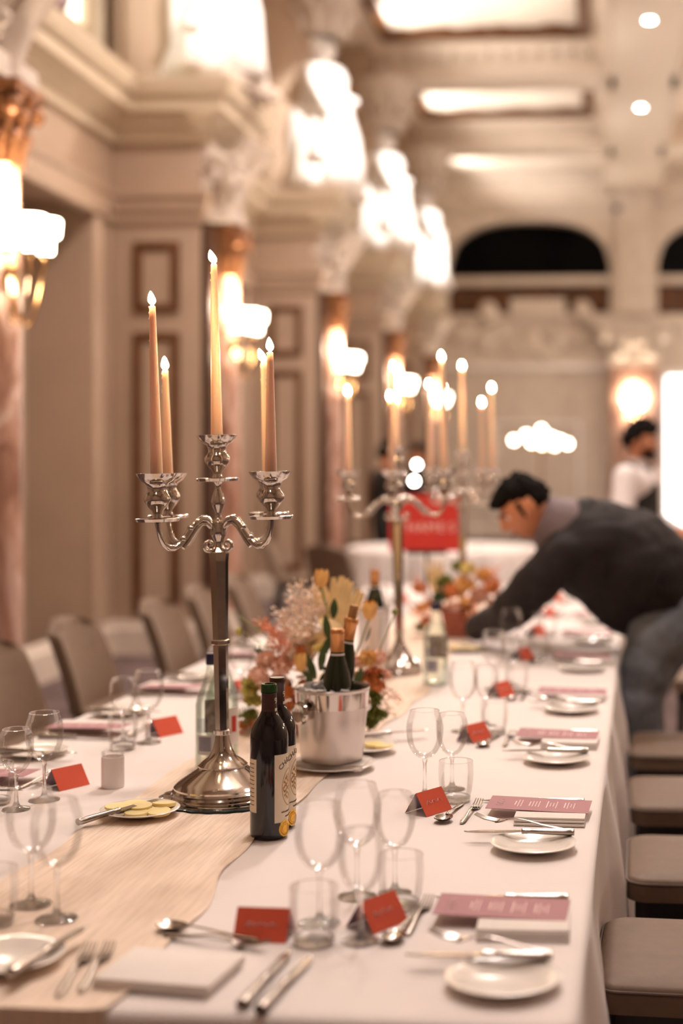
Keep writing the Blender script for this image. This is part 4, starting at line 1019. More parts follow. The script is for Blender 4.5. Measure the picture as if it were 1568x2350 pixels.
# ------------------------------------------------------------------ chairs
def chair():
    """faces -x: seat front at -x, back at +x"""
    t = bpy.data.objects.new('dining_chair', None); COL.objects.link(t)
    def rr(w, d, r, n=6):
        pts = []
        for (cx_, cy_, a0) in ((d / 2 - r, w / 2 - r, 0), (-d / 2 + r, w / 2 - r, pi / 2), (-d / 2 + r, -w / 2 + r, pi), (d / 2 - r, -w / 2 + r, 1.5 * pi)):
            for i in range(n + 1): a = a0 + pi / 2 * i / n; pts.append((cx_ + r * cos(a), cy_ + r * sin(a)))
        return pts
    b = MB(); base = rr(.43, .46, .05); rings = []
    for s, z in ((.94, .435), (1.0, .437), (1.0, .476), (.985, .486), (.95, .4915), (.6, .495)): rings.append([b.V((x * s, y * s, z)) for x, y in base])
    b.F(rings[0][::-1]); b.F(rings[-1])
    for A, B_ in zip(rings, rings[1:]):
        for i in range(len(A)): b.F([A[i], A[(i + 1) % len(A)], B_[(i + 1) % len(A)], B_[i]])
    st = b.build('seat', 'leather', t, angle=60)
    pts = [(x * 1.003, y * 1.003, .480) for x, y in base]; MB().tube(pts + [pts[0]], .0032, 6).build('seat_piping', 'piping', st)
    b = MB(); b.box((-.01, 0, .412), (.40, .385, .046)); b.build('seat_frame', 'chairframe', t, bevel=.006)
    for sx in (-1, 1):
        for sy in (-1, 1):
            b = MB()
            x1 = sx * .19 + (.07 if sx > 0 else -.01)
            b.tube([(sx * .185, sy * .175, .43), (x1, sy * .18, 0)], [.021, .015], 8); b.build('leg', 'chairframe', t)
    b = MB()
    def back(u, v, off):
        w = .43 * (1 - .10 * v ** 2) * (1 if v < .93 else 1 - .35 * ((v - .93) / .07) ** 2)
        y = (u - .5) * w; x = .20 + .13 * v ** 1.4 + .045 * (1 - (2 * u - 1) ** 2) * 1.0
        return (x + off, y, .47 + .375 * v - (.02 * (2 * u - 1) ** 4 if v > .9 else 0))
    n, m_ = 14, 12
    g1 = [[b.V(back(i / n, j / m_, -.024)) for i in range(n + 1)] for j in range(m_ + 1)]
    g2 = [[b.V(back(i / n, j / m_, .024)) for i in range(n + 1)] for j in range(m_ + 1)]
    for j in range(m_):
        for i in range(n):
            b.F([g1[j][i], g1[j][i + 1], g1[j + 1][i + 1], g1[j + 1][i]]); b.F([g2[j][i], g2[j + 1][i], g2[j + 1][i + 1], g2[j][i + 1]])
        for i in (0, n): b.F([g1[j][i], g1[j + 1][i], g2[j + 1][i], g2[j][i]])
    for i in range(n):
        for j in (0, m_): b.F([g1[j][i], g1[j][i + 1], g2[j][i + 1], g2[j][i]])
    bk = b.build('backrest', 'leather', t, bevel=.008, angle=50)
    for i in (0, 1): MB().tube([Vector(back(i, j / m_, .026)) for j in range(m_ + 1)], .0035, 6).build('backrest_piping', 'piping', bk)
    return t
ch0 = chair(); first = [True]
def put_chair(x, y, rz, label, group):
    if first[0]: o = ch0; first[0] = False
    else: o = dup(ch0)
    o.location = (x, y, 0); o.rotation_euler = (0, 0, rz); tag(o, label, 'chair', group); return o
OR = ['nearest', 'second', 'third', 'fourth', 'fifth', 'sixth']
for k, (y, dx) in enumerate(((2.93, -.02), (3.64, .032), (4.37, .032), (5.12, .032), (6.1, .28), (6.82, .22))):
    put_chair(.165 + dx, y, R((k * 37 % 5) - 2), 'taupe chair tucked in at the right side, %s from the camera' % OR[k], 'chairs along the right side')
for k, (y, dx) in enumerate(((4.97, 0), (5.74, 0), (6.58, .08), (7.36, .04), (8.10, .03))):
    put_chair(-2.05 + dx, y, pi + R((k * 29 % 7) - 3), 'taupe chair on the left side of the table, %s from the left edge' % OR[k], 'chairs along the left side')

# ------------------------------------------------------------------ round tables behind
def round_table(x, y, label, seed):
    t = thing('round_table', label, 'table', (x, y, 0))
    MB().lathe([(0, .71), (.84, .71), (.84, .738), (0, .738)], 40).build('tabletop', 'wood', t); 
    b = MB(); b.lathe([(.22, 0), (.24, .02), (.05, .06), (.045, .71)], 16); b.build('pedestal', 'chairframe', t)
    rnd = random.Random(seed)
    cl_ = MB(); N = 120; rows = []
    for z, off, f in ((.7415, -.3, 0), (.7415, -.02, 0), (.739, .004, 0), (.725, .012, 0), (.66, .02, .3), (.5, .035, .7), (.3, .05, 1), (.04, .06, 1.1)):
        rows.append([cl_.V(((.85 + off + f * .028 * sin(2 * pi * i / N * 21 + seed) + f * .02 * sin(2 * pi * i / N * 8 + seed)) * cos(2 * pi * i / N), (.85 + off + f * .028 * sin(2 * pi * i / N * 21 + seed) + f * .02 * sin(2 * pi * i / N * 8 + seed)) * sin(2 * pi * i / N), z)) for i in range(N)])
    cl_.F(rows[0])
    for A, B_ in zip(rows, rows[1:]):
        for i in range(N): cl_.F([A[i], A[(i + 1) % N], B_[(i + 1) % N], B_[i]])
    c = cl_.build('cloth', 'cloth', None, angle=60); c.name = 'round_tablecloth'; c.location = (x, y, 0); tag(c, 'white cloth draped to the floor over the ' + label, 'tablecloth')
    return t
round_table(-1.78, 12.75, 'round table beyond the long table', 1)
round_table(.75, 13.2, 'round table behind the bending man', 4)
for x, y, a, l in ((-3.0, 12.45, 187, 'taupe chair at the left of the round table beyond the long table'), (-2.38, 11.5, 245, 'taupe chair in front of the round table beyond the long table')):
    put_chair(x, y, R(a), l, 'chairs at the round tables')

# a few glasses far back give bokeh on the round table
for i, (dx, dy) in enumerate(((-.3, -.35), (.1, -.45), (.35, -.2), (-.1, .1))):
    o = dup(PR['big']); o.matrix_world = T(-1.78 + dx, 12.75 + dy, .7425); tag(o, 'wine glass on the round table beyond the long table', 'wine glass', 'glasses on the far round table')

# ------------------------------------------------------------------ the red table sign
sp_ = cw(979, 1200, 7.35)
t = thing('table_sign', 'red board reading THAMES on a small black stand, behind the middle candelabrum', 'sign', (sp_.x, sp_.y, TABLE + .003), R(4))
hz = sp_.z - TABLE - .003; bw, bh = .385, .292
MB().box((0, 0, hz), (bw, .006, bh)).build('board', 'red', t)
for i, chx in enumerate('THAMES'):
    me = xform(text_mesh(chx, .068, .0004), lambda c: Vector((c.x + (i - 2.5) * .0525, -.0036 - c.z, hz - .045 + c.y)))
    mesh_obj('letter', me, 'ink', t, smooth=False)
b = MB(); b.box((0, .012, hz - bh / 2 - .004), (bw * .55, .04, .02)); b.tube([(0, .02, hz - bh / 2), (0, .02, .006)], .009, 10); b.lathe([(0, 0), (.085, 0), (.088, .006), (.02, .012), (0, .012)], 32, T(0, .02, 0)); b.tube([(0, .02, hz - bh / 2), (0, .012, hz + .1)], .006, 8); b.build('stand', 'chairframe', t)

# glowing cluster of globes near the far wall
p = cw(1242, 1010, 19.0)
t = thing('globe_light_tree', 'cluster of glowing globe lights on a tall stand before the end wall', 'lamp', (p.x, p.y, 0))
b = MB(); b.lathe([(0, 0), (.2, 0), (.2, .02), (.03, .05), (.018, .1), (.016, p.z - .05), (0, p.z - .05)], 20); b.build('stand', 'brass', t)
for k, (dx, dz) in enumerate(((-.37, .0), (-.2, .07), (-.12, -.03), (0, .14), (.02, -.06), (.1, .05), (.17, .02), (.26, -.01), (.36, -.05), (-.05, .05), (.18, -.07))):
    a = MB(); a.tube([(0, 0, p.z - .12), (dx * .6, -.05, p.z - .1 + dz * .5), (dx, -.08 * (k % 3 - 1), p.z + dz - .03)], .006, 6); ar = a.build('arm', 'brass', t)
    MB().sphere((dx, -.08 * (k % 3 - 1), p.z + dz), .045, n=14, k=8).build('globe', 'shade', ar)
for k, (px, py, z) in enumerate(((957, 1066, 14.9), (951, 1104, 10.6))):
    p = cw(px, py, z); zt = 0
    t = thing('spot_lamp', ['small bright lamp with a round head, upper of the two behind the red board', 'small bright lamp with a round head, lower of the two behind the red board'][k], 'lamp', (p.x, p.y, zt))
    b = MB(); b.lathe([(0, 0), (.05, 0), (.05, .01), (.008, .02), (.007, p.z - zt - .05), (0, p.z - zt - .05)], 14); b.build('stand', 'chairframe', t)
    MB().sphere((0, 0, p.z - zt), .024, n=14, k=8).build('lamp_head', 'bulb', t)

# ------------------------------------------------------------------ flowers
def leaf_blade(b, p, d, L, W, bend=.2, m=I4, cup=.0, n=6, nrm=None):
    d = Vector(d).normalized(); up = nrm if nrm is not None else Vector((0, 0, 1))
    s = d.cross(up)
    if s.length < .05: s = d.cross(Vector((1, 0, 0)))
    s.normalize(); u2 = s.cross(d).normalized()
    rows = []
    for i in range(n + 1):
        q = i / n; c = Vector(p) + d * L * q - u2 * (bend * L * q * q); w = W * (sin(pi * min(.985, q * .93 + .05)) ** .8)
        rows.append([b.V(c - s * w / 2 + u2 * cup * w, m), b.V(c, m), b.V(c + s * w / 2 + u2 * cup * w, m)])
    for A, B_ in zip(rows, rows[1:]):
        for i in range(2): b.F([A[i], A[i + 1], B_[i + 1], B_[i]])
def rdir(rnd, up=.3):
    v = Vector((rnd.gauss(0, 1), rnd.gauss(0, 1), rnd.gauss(up, .8))); return v.normalized()
def ruffled(name, parent, mt, c, r, n, seed, petal=.35, flat=.8):
    rnd = random.Random(seed); b = MB(); b.sphere(c, r * .6, n=12, k=8, sc=(1, 1, flat))
    for i in range(n):
        d = rdir(rnd, .25); q = (rnd.random() ** .4)
        p = Vector(c) + Vector((d.x, d.y, d.z * flat)) * r * (.55 * q)
        leaf_blade(b, p, (d + rdir(rnd, .1) * .5), r * petal * (1.0 + .5 * rnd.random()), r * petal * .95, bend=.35, cup=.18, n=4, nrm=rdir(rnd))
    return b.build(name, mt, parent, angle=80)
def plume(name, parent, mt, p0, p1, r, n, seed, leafL=.014, leafW=.004, taper=.7):
    rnd = random.Random(seed); b = MB(); p0, p1 = Vector(p0), Vector(p1); ax = (p1 - p0)
    b.tube([p0, p0.lerp(p1, .5) + Vector((0, 0, .006)), p1], .0012, 5)
    for i in range(n):
        q = rnd.random(); rr = r * (1 - taper * q) * rnd.random() ** .6; d = rdir(rnd, .2)
        p = p0 + ax * q + d * rr
        leaf_blade(b, p, (d + ax.normalized() * .8), leafL * (.7 + .6 * rnd.random()), leafW * (.8 + .5 * rnd.random()), bend=.2, n=3, nrm=rdir(rnd))
    return b.build(name, mt, parent, angle=80)
def tulip(name, parent, c, r, h, d=(0, 0, 1), base=None, mt='peach', seed=0):
    Mm = axis_mat(c, d); b = MB()
    for k in range(6):
        a = 2 * pi * k / 6 + seed; rr = r * (1 if k % 2 else .93)
        def f(u, v):
            th = (u - .5) * 1.35 * (sin(pi * (v * .86 + .10)) ** .55)
            z = h * (v - .42); prof = rr * (sin(pi * (.10 + .62 * v)) ** .7) * (1.0 - .10 * v)
            return (prof * cos(a + th), prof * sin(a + th), z)
        b.grid(f, 6, 9, Mm)
    o = b.build(name, mt, parent, angle=80)
    if base is not None:
        c = Vector(c); s = c - Vector(d).normalized() * h * .42; mid = (s + Vector(base)) / 2 + Vector((.01, 0, .02))
        MB().tube([s, s.lerp(mid, .5), mid, mid.lerp(Vector(base), .5), base], .0028, 7).build('stem', 'stem', o)
    return o
def spray(name, parent, mt, p0, p1, n, L, W, seed, sag=.0):
    rnd = random.Random(seed); b = MB(); p0, p1 = Vector(p0), Vector(p1); ax = p1 - p0
    pt = lambda q: p0 + ax * q + Vector((0, 0, sag * 4 * q * (1 - q)))
    b.tube([pt(i / 6) for i in range(7)], .0011, 5)
    sd = ax.cross(Vector((rnd.random() - .5, 1, rnd.random() - .5))).normalized()
    for i in range(n):
        q = (i + 1) / (n + 1); s = 1 if i % 2 else -1
        leaf_blade(b, pt(q), ax.normalized() * .8 + sd * s + rdir(rnd, 0) * .5, L * (1 - .4 * q), W * (1 - .4 * q), bend=.15, n=4, nrm=rdir(rnd))
    leaf_blade(b, pt(1), ax.normalized() + rdir(rnd, 0) * .2, L * .6, W * .6, n=4)
    return b.build(name, mt, parent, angle=80)
FZ = 3.90
fb = cw(745, 1690, FZ)
fl = thing('flower_arrangement', 'peach and coral flower arrangement with dried palm leaves behind the ice bucket', 'flowers', (fb.x, fb.y, TABLE + .003))
def fp(px, py, dz=0.):
    v = cw(px, py, FZ + dz); return (v.x - fb.x, v.y - fb.y, v.z - TABLE - .003)
MB().lathe([(0, 0), (.075, 0), (.08, .004), (.092, .09), (.094, .10), (.088, .10), (.078, .01), (0, .01)], 36).build('bowl', 'terracotta', fl)
core = fp(745, 1600)
tulip('tulip', fl, fp(738, 1330, -.02), .0215, .048, (.05, 0, 1), fp(752, 1500), seed=.3); tulip('tulip', fl, fp(848, 1404, -.03), .0235, .05, (.05, -.1, 1), fp(800, 1540), seed=.8); tulip('tulip', fl, fp(690, 1522, -.09), .020, .05, (-.05, -.1, 1), fp(715, 1620, -.04), seed=.1)
tulip('tulip', fl, fp(700, 1590, -.13), .020, .035, (-.3, -.4, .8), fp(725, 1640, -.05), seed=.5)
b = MB()                                                   # cream palm spears, pleated
for i, (x, y, w) in enumerate(((722, 1345, 10), (742, 1345, 11), (765, 1325, 9), (784, 1322, 10), (796, 1328, 9), (806, 1335, 8), (822, 1352, 9), (832, 1360, 8))):
    tip, root = Vector(fp(x, y, .03)), Vector(fp(768 + (i - 3.5) * 2.5, 1490, .0)); d = tip - root; s = Vector((1, .2, 0)) * w / 1400; nr = 7
    for k in (-1, 1):
        rows = [[b.V(root + d * q + Vector((0, -.004 * abs(0), 0))), b.V(root + d * q + s * k * (.3 + 1.9 * sin(pi * min(.97, .08 + q * .80))) + Vector((0, .005, 0)))] for q in [j / nr for j in range(nr + 1)]]
        for A, B_ in zip(rows, rows[1:]): b.F([A[0], A[1], B_[1], B_[0]])
b.build('palm_leaf', 'cream', fl, smooth=False)
b = MB(); leaf_blade(b, fp(735, 1420, -.04), Vector(fp(803, 1476, -.07)) - Vector(fp(735, 1420, -.04)), .125, .062, bend=.30, cup=.1, n=10, nrm=Vector((.3, -.6, .8))); b.build('curled_leaf', 'cream', fl)
b = MB(); leaf_blade(b, fp(752, 1455, -.02), Vector((-.5, -.2, -.35)), .08, .05, bend=.3, cup=.15, n=8, nrm=Vector((0, -.8, .4))); b.build('curled_leaf', 'cream', fl)
for i, (a, c_) in enumerate((((700, 1500), (668, 1352)), ((705, 1500), (690, 1340)), ((710, 1480), (720, 1350)), ((700, 1500), (640, 1400)), ((690, 1530), (655, 1440)), ((712, 1520), (705, 1400)), ((705, 1560), (672, 1490)), ((718, 1500), (735, 1385)))):
    spray('bleached_ruscus', fl, 'ruscus', fp(*a, -.02), fp(*c_, -.03 + .015 * (i % 3)), 18, .030, .012, 20 + i)
    plume('bleached_filler', fl, 'ruscus', fp((a[0] + c_[0]) / 2, (a[1] + c_[1]) / 2, -.03), fp(*c_, 0), .028, 60, 60 + i, .014, .005, .3)
for i, (a, c_) in enumerate((((650, 1480), (594, 1425)), ((660, 1500), (618, 1440)), ((665, 1520), (625, 1475)), ((672, 1540), (640, 1450)))): plume('coral_astilbe', fl, 'coral', fp(*a, -.05), fp(*c_, -.05), .016, 70, 40 + i, .017, .0035, .4)
for i, (x, y, r, mt) in enumerate(((612, 1515, .036, 'pink'), (645, 1530, .040, 'pink'), (595, 1548, .036, 'pink'), (640, 1565, .036, 'pink'), (672, 1500, .030, 'ruscus'), (690, 1460, .03, 'ruscus'), (615, 1580, .03, 'pink'), (660, 1590, .03, 'rust'), (668, 1625, .03, 'rust'))): ruffled('hydrangea_head', fl, mt, fp(x, y, -.04 - .01 * (i % 3)), r, 170, 70 + i, .30)
for i, (x, y, r, mt) in enumerate(((845, 1510, .030, 'peach'), (868, 1510, .03, 'pink'), (858, 1550, .036, 'rust'), (868, 1575, .024, 'rust'), (822, 1520, .026, 'pink'), (818, 1560, .03, 'peach'), (775, 1580, .028, 'peach'), (700, 1575, .026, 'rust'), (885, 1550, .022, 'pink'))): ruffled('ruffled_bloom', fl, mt, fp(x, y, -.06 + .02 * (i % 3)), r, 150, 90 + i, .34)
ruffled('pale_yellow_bloom', fl, 'lemon', fp(731, 1489, -.08), .018, 80, 5, .4); ruffled('hellebore', fl, 'lime', fp(572, 1575, -.03), .026, 40, 6, .75); ruffled('hellebore', fl, 'lime', fp(580, 1610, -.02), .022, 36, 8, .75); ruffled('red_bloom', fl, 'rust', fp(690, 1490, -.06), .016, 60, 9, .4)
rnd = random.Random(12); b = MB()
for i in range(70):
    x, y = 600 + 270 * rnd.random(), 1470 + 170 * rnd.random(); leaf_blade(b, fp(x, y, .05 * rnd.random() - .03), rdir(rnd, .4), .045, .018, n=4, nrm=rdir(rnd))
b.build('foliage', 'leaf', fl)
for (x, y, dx, dz, L) in ((725, 1560, -.3, 1, .07), (735, 1540, .2, 1, .075), (745, 1500, .35, 1, .05), (765, 1420, .12, 1, .055), (755, 1470, -.1, 1, .07), (720, 1590, -.2, .8, .06), (815, 1580, .3, .8, .06), (740, 1600, .4, .9, .07)):
    b = MB(); leaf_blade(b, fp(x, y, -.09), (dx, -.25, dz), L, .022, bend=.2, n=7, nrm=Vector((.2, -1, .1))); b.build('tulip_leaf', 'leaf', fl)
for i, (x, y, r) in enumerate(((853, 1605, .03), (862, 1640, .03), (850, 1660, .022), (575, 1640, .02))): ruffled('green_bloom', fl, 'leaf2', fp(x, y, -.02), r, 90, 30 + i, .5)
for i, (a, c_) in enumerate((((590, 1640), (548, 1640)), ((600, 1655), (540, 1668)), ((600, 1635), (565, 1672)), ((595, 1655), (550, 1676)))): plume('amber_foliage', fl, 'rust' if i % 2 else 'leaf2', fp(*a), fp(*c_), .014, 50, 110 + i, .02, .005, .3)
for i, (a, c_) in enumerate((((870, 1590), (925, 1612)), ((868, 1570), (912, 1600)), ((872, 1600), (900, 1640)))): plume('pink_wisp', fl, 'pink', fp(*a), fp(*c_), .012, 45, 130 + i, .012, .003, .2)
b = MB(); b.tube([fp(835, 1560), fp(872, 1490), fp(890, 1450), fp(905, 1412)], .0022, 6); pd = b.build('curved_stem', 'stem', fl); MB().sphere(fp(907, 1404), .0095, n=12, k=8).build('seed_pod', 'leaf2', pd)
b = MB(); b.tube([fp(665, 1510), fp(610, 1460), fp(572, 1432), fp(548, 1412)], .0016, 6); b.build('thin_stem', 'stem', fl)
b = MB(); b.tube([fp(640, 1500), fp(590, 1470), fp(556, 1448)], .0014, 6); pd = b.build('thin_stem', 'stem', fl); MB().sphere(fp(548, 1449), .010, n=10, k=8, sc=(.8, .8, 1.3)).build('bud', 'lime', pd)

FZ2 = 6.05
pb = cw(1052, 1458, FZ2)
f2 = thing('flower_arrangement', 'second flower arrangement in a terracotta pot, held by the bending man', 'flowers', (pb.x, pb.y, TABLE + .003))
def fq(px, py, dz=0.):
    v = cw(px, py, FZ2 + dz); return (v.x - pb.x, v.y - pb.y, v.z - TABLE - .003)
MB().lathe([(0, 0), (.052, 0), (.056, .004), (.073, .10), (.078, .104), (.078, .118), (.070, .118), (.058, .01), (0, .01)], 32).build('pot', 'terracotta', f2)
rnd = random.Random(5)
for i, (x, y, r, mt) in enumerate(((1065, 1345, .055, 'peach'), (1100, 1370, .055, 'pink'), (1075, 1390, .055, 'peach'), (1130, 1350, .045, 'rust'), (1110, 1320, .045, 'peach'), (1135, 1385, .045, 'pink'), (1040, 1360, .05, 'rust'), (1020, 1335, .045, 'leaf2'), (1050, 1300, .035, 'leaf2'), (1075, 1305, .04, 'lemon'), (1000, 1390, .04, 'rust'), (968, 1395, .035, 'peach'), (962, 1350, .034, 'rust'), (978, 1425, .03, 'rust'), (965, 1440, .03, 'leaf2'), (1085, 1420, .04, 'rust'), (1130, 1335, .04, 'pink'), (1040, 1400, .05, 'pink'), (1010, 1370, .04, 'leaf'))): ruffled('ruffled_bloom', f2, mt, fq(x, y, .06 * (i % 3) - .06), r, 110, 200 + i, .36)
b = MB()
for i, (x, y) in enumerate(((978, 1290), (990, 1278), (1003, 1282), (1015, 1292))): leaf_blade(b, fq(1005, 1390, .03), Vector(fq(x, y, .05)) - Vector(fq(1005, 1390, .03)), .21, .022, bend=0, n=6, nrm=Vector((0, -1, 0)))
b.build('palm_leaf', 'cream', f2)
for i, (a, c_) in enumerate((((1000, 1400), (958, 1330)), ((1000, 1420), (945, 1405)), ((1100, 1380), (1140, 1300)))): plume('coral_astilbe', f2, 'coral', fq(*a), fq(*c_), .02, 60, 240 + i, .02, .006, .3)
# ------------------------------------------------------------------ people
def skin(verts, edges, rad, root=0, sub=2):
    """grow a smooth limb surface round a stick figure; returns a mesh"""
    me = bpy.data.meshes.new('skin'); me.from_pydata([tuple(v) for v in verts], edges, [])
    o = bpy.data.objects.new('skin', me); COL.objects.link(o)
    md = o.modifiers.new('skin', 'SKIN'); md.use_smooth_shade = True
    sv = me.skin_vertices[0].data
    for i, r in enumerate(rad):
        sv[i].radius = (r, r) if not isinstance(r, tuple) else r
        sv[i].use_root = (i == root)
    s2 = o.modifiers.new('sub', 'SUBSURF'); s2.levels = sub; s2.render_levels = sub
    dg = bpy.context.evaluated_depsgraph_get(); dg.update()
    out = bpy.data.meshes.new_from_object(o.evaluated_get(dg))
    bpy.data.objects.remove(o); bpy.data.meshes.remove(me)
    return out
def chain(nodes, links):
    """nodes: dict name -> (point, radius); links: list of name chains"""
    names = list(nodes); idx = {n: i for i, n in enumerate(names)}; e = set()
    for l in links:
        for a, b_ in zip(l, l[1:]): e.add((idx[a], idx[b_]))
    return [nodes[n][0] for n in names], list(e), [nodes[n][1] for n in names]
def fuse(meshes, voxel=.006, smooth=3):
    b = bmesh.new()
    for m_ in meshes: b.from_mesh(m_)
    me = bpy.data.meshes.new('fused'); b.to_mesh(me); b.free()
    o = bpy.data.objects.new('fused', me); COL.objects.link(o)
    r = o.modifiers.new('remesh', 'REMESH'); r.mode = 'VOXEL'; r.voxel_size = voxel; r.use_smooth_shade = True
    if smooth: s = o.modifiers.new('smooth', 'SMOOTH'); s.iterations = smooth; s.factor = .5
    dg = bpy.context.evaluated_depsgraph_get(); dg.update()
    out = bpy.data.meshes.new_from_object(o.evaluated_get(dg))
    bpy.data.objects.remove(o); bpy.data.meshes.remove(me)
    return out
def capsules(nodes, links, squash=None):
    """overlapping round sections along every limb, to be fused into one surface"""
    b = MB()
    for l in links:
        for a, c in zip(l, l[1:]):
            (p, r), (q, s) = nodes[a], nodes[c]
            n = max(2, int((q - p).length / (.16 * min(r, s))) + 1)
            for i in range(n + 1):
                t = i / n; b.sphere(p.lerp(q, t), r + (s - r) * (t * t * (3 - 2 * t)), n=20, k=12)
    bmesh.ops.recalc_face_normals(b.b, faces=b.b.faces[:])
    me = bpy.data.meshes.new('capsules'); b.b.to_mesh(me); b.b.free(); return me
def basis(fwd, up):
    f = Vector(fwd).normalized(); r = f.cross(Vector(up)).normalized(); u = r.cross(f)
    return Matrix(((r.x, f.x, u.x, 0), (r.y, f.y, u.y, 0), (r.z, f.z, u.z, 0), (0, 0, 0, 1)))
def head_mesh(Mh):
    """face looks along +y, crown +z, origin at the middle of the head"""
    b = MB(); n, k = 40, 32
    def f(u, v):
        a = 2 * pi * u; ph = pi * v; x, y, z = sin(ph) * cos(a), sin(ph) * sin(a), -cos(ph)
        w = .074 * (1 - .22 * max(0, -z) ** 1.5); d = .093; h = .117
        X, Y, Z = x * w, y * d - .008 * max(0, z), z * h
        if y > 0:
            fr = y
            Y += .012 * math.exp(-((Z + .098) / .022) ** 2) * math.exp(-(X / .03) ** 2) * fr          # chin
            Y += .030 * math.exp(-((Z + .022) / .016) ** 2) * math.exp(-(X / .011) ** 2) * fr          # nose tip
            Y += .016 * math.exp(-((Z - .004) / .022) ** 2) * math.exp(-(X / .010) ** 2) * fr          # nose bridge
            Y += .008 * math.exp(-((Z - .026) / .010) ** 2) * math.exp(-(X / .045) ** 2) * fr          # brow
            for s in (-1, 1):
                Y -= .012 * math.exp(-((Z - .008) / .012) ** 2) * math.exp(-((X - s * .032) / .014) ** 2) * fr   # eye sockets
                Y += .006 * math.exp(-((Z + .018) / .02) ** 2) * math.exp(-((X - s * .042) / .018) ** 2) * fr
            Y += .007 * (math.exp(-((Z + .052) / .006) ** 2) + math.exp(-((Z + .064) / .006) ** 2)) * math.exp(-(X / .022) ** 2) * fr   # lips
            Y -= .004 * math.exp(-((Z + .058) / .003) ** 2) * math.exp(-(X / .024) ** 2) * fr
        return (X, Y, Z)
    b.grid(f, n, k, Mh, wrap=True)
    for s in (-1, 1):                                   # ears
        b.sphere((s * .074, -.012, -.008), .030, Mh, 14, 10, (.35, .62, 1)); b.sphere((s * .080, -.022, -.004), .026, Mh, 12, 8, (.3, .5, 1.1))
    bmesh.ops.recalc_face_normals(b.b, faces=b.b.faces[:])
    me = bpy.data.meshes.new('head'); b.b.to_mesh(me); b.b.free(); return me
def hair_mesh(parent, Mh, line, lump=.02, fringe=0., seed=0, mt='hair', size=1.0):
    """hair shell over the crown; line(y) gives the lowest z (head units) at depth y"""
    b = MB(); n, k = 48, 30
    def f(u, v):
        a = 2 * pi * u; ph = pi * v; x, y, z = sin(ph) * cos(a), sin(ph) * sin(a), -cos(ph)
        zz = z; lo = line(y); t_ = max(0, min(1, (z - lo) / .25))
        g = (1.0 + (.13 * size) * t_) if z > lo else .86
        nar = 1 - .25 * max(0, -z) ** 1.3
        nz = mnoise.noise(Vector((x * 4 + seed, y * 4, z * 4))) * lump * 8 * t_ * .12 + mnoise.noise(Vector((x * 11 + seed, y * 11, z * 11))) * lump * t_
        X, Y, Z = x * .076 * nar * (g + nz * 3), y * .096 * (g + nz * 3) - .008 * max(0, z), z * .119 * (g + nz * 3)
        if y > .5 and z > .25: Y += fringe * t_ * math.exp(-((z - .55) / .3) ** 2); Z -= fringe * .2 * t_
        return (X, Y, Z)
    b.grid(f, n, k, Mh, wrap=True)
    return b.build('hair', mt, parent, angle=80)
def face_parts(parent, Mh):
    for s in (-1, 1):
        MB().sphere((s * .032, .074, .006), .012, Mh, 14, 10, (1.1, .7, .8)).build('eye', 'white', parent)
        MB().sphere((s * .032, .081, .006), .006, Mh, 10, 8, (1, .6, 1)).build('iris', 'hair', parent)
        MB().tube([(s * .014, .094, .026), (s * .032, .092, .031), (s * .052, .078, .026)], [.004, .005, .003], 8, Mh).build('eyebrow', 'hair', parent)
        MB().tube([(s * .073, .022, .035), (s * .075, .024, .005), (s * .070, .024, -.028)], [.010, .008, .004], 8, Mh, flat=.5).build('sideburn', 'hair', parent)
    MB().tube([(-.022, .088, -.058), (0, .095, -.057), (.022, .088, -.058)], [.003, .006, .003], 8, Mh).build('lips', 'lip', parent)
M['lip'] = mat('lip', (.36, .10, .07), .5)
def hand_nodes(wrist, fwd, palm_n, side, curl=.5, s=1.0):
    """separate skinned fingers rooted in a flat palm. fwd: towards the fingers, palm_n: out of the palm, side: thumb side"""
    f, n, t_ = Vector(fwd).normalized(), Vector(palm_n).normalized(), Vector(side).normalized(); W = Vector(wrist); out = []
    P = {'w': (W - f * .01, (.026 * s, .018 * s)), 'p1': (W + f * .035 * s, .030 * s), 'p2': (W + f * .075 * s, .030 * s)}
    out.append(skin(*chain(P, [['w', 'p1', 'p2']]), sub=2))
    for i, (off, L) in enumerate(((.030, .072), (.010, .080), (-.010, .074), (-.029, .058))):
        q = W + f * .07 * s + t_ * off * s; a = 0; pts = [W + f * .045 * s + t_ * off * .8 * s, q]
        for j, l in enumerate((.45, .32, .23)):
            a += curl * (.9 if j else .6); q = q + (f * cos(a) + n * sin(a)) * L * l * s; pts.append(q)
        out.append(skin([p for p in pts], [(0, 1), (1, 2), (2, 3), (3, 4)], [.010 * s, .0098 * s, .009 * s, .0082 * s, .007 * s], sub=2))
    q = W + f * .015 * s + t_ * .022 * s; d = (t_ * .75 + f * .75 + n * .25).normalized(); d2 = (t_ * .25 + f * .9 + n * .55).normalized()
    out.append(skin([q, q + d * .036 * s, q + d * .036 * s + d2 * .032 * s, q + d * .036 * s + d2 * .056 * s], [(0, 1), (1, 2), (2, 3)], [.015 * s, .012 * s, .0105 * s, .008 * s], sub=2))
    return out
def garment(name, parent, mt, nodes, links, root=0, wrinkle=.006, freq=9, voxel=.009, extra=()):
    me = fuse([capsules(nodes, links)] + list(extra), voxel, 6)
    for v in me.vertices:
        d = mnoise.noise(v.co * freq) * wrinkle + mnoise.noise(v.co * freq * 2.3) * wrinkle * .5
        v.co += v.normal * d
    return mesh_obj(name, me, mt, parent, angle=80)

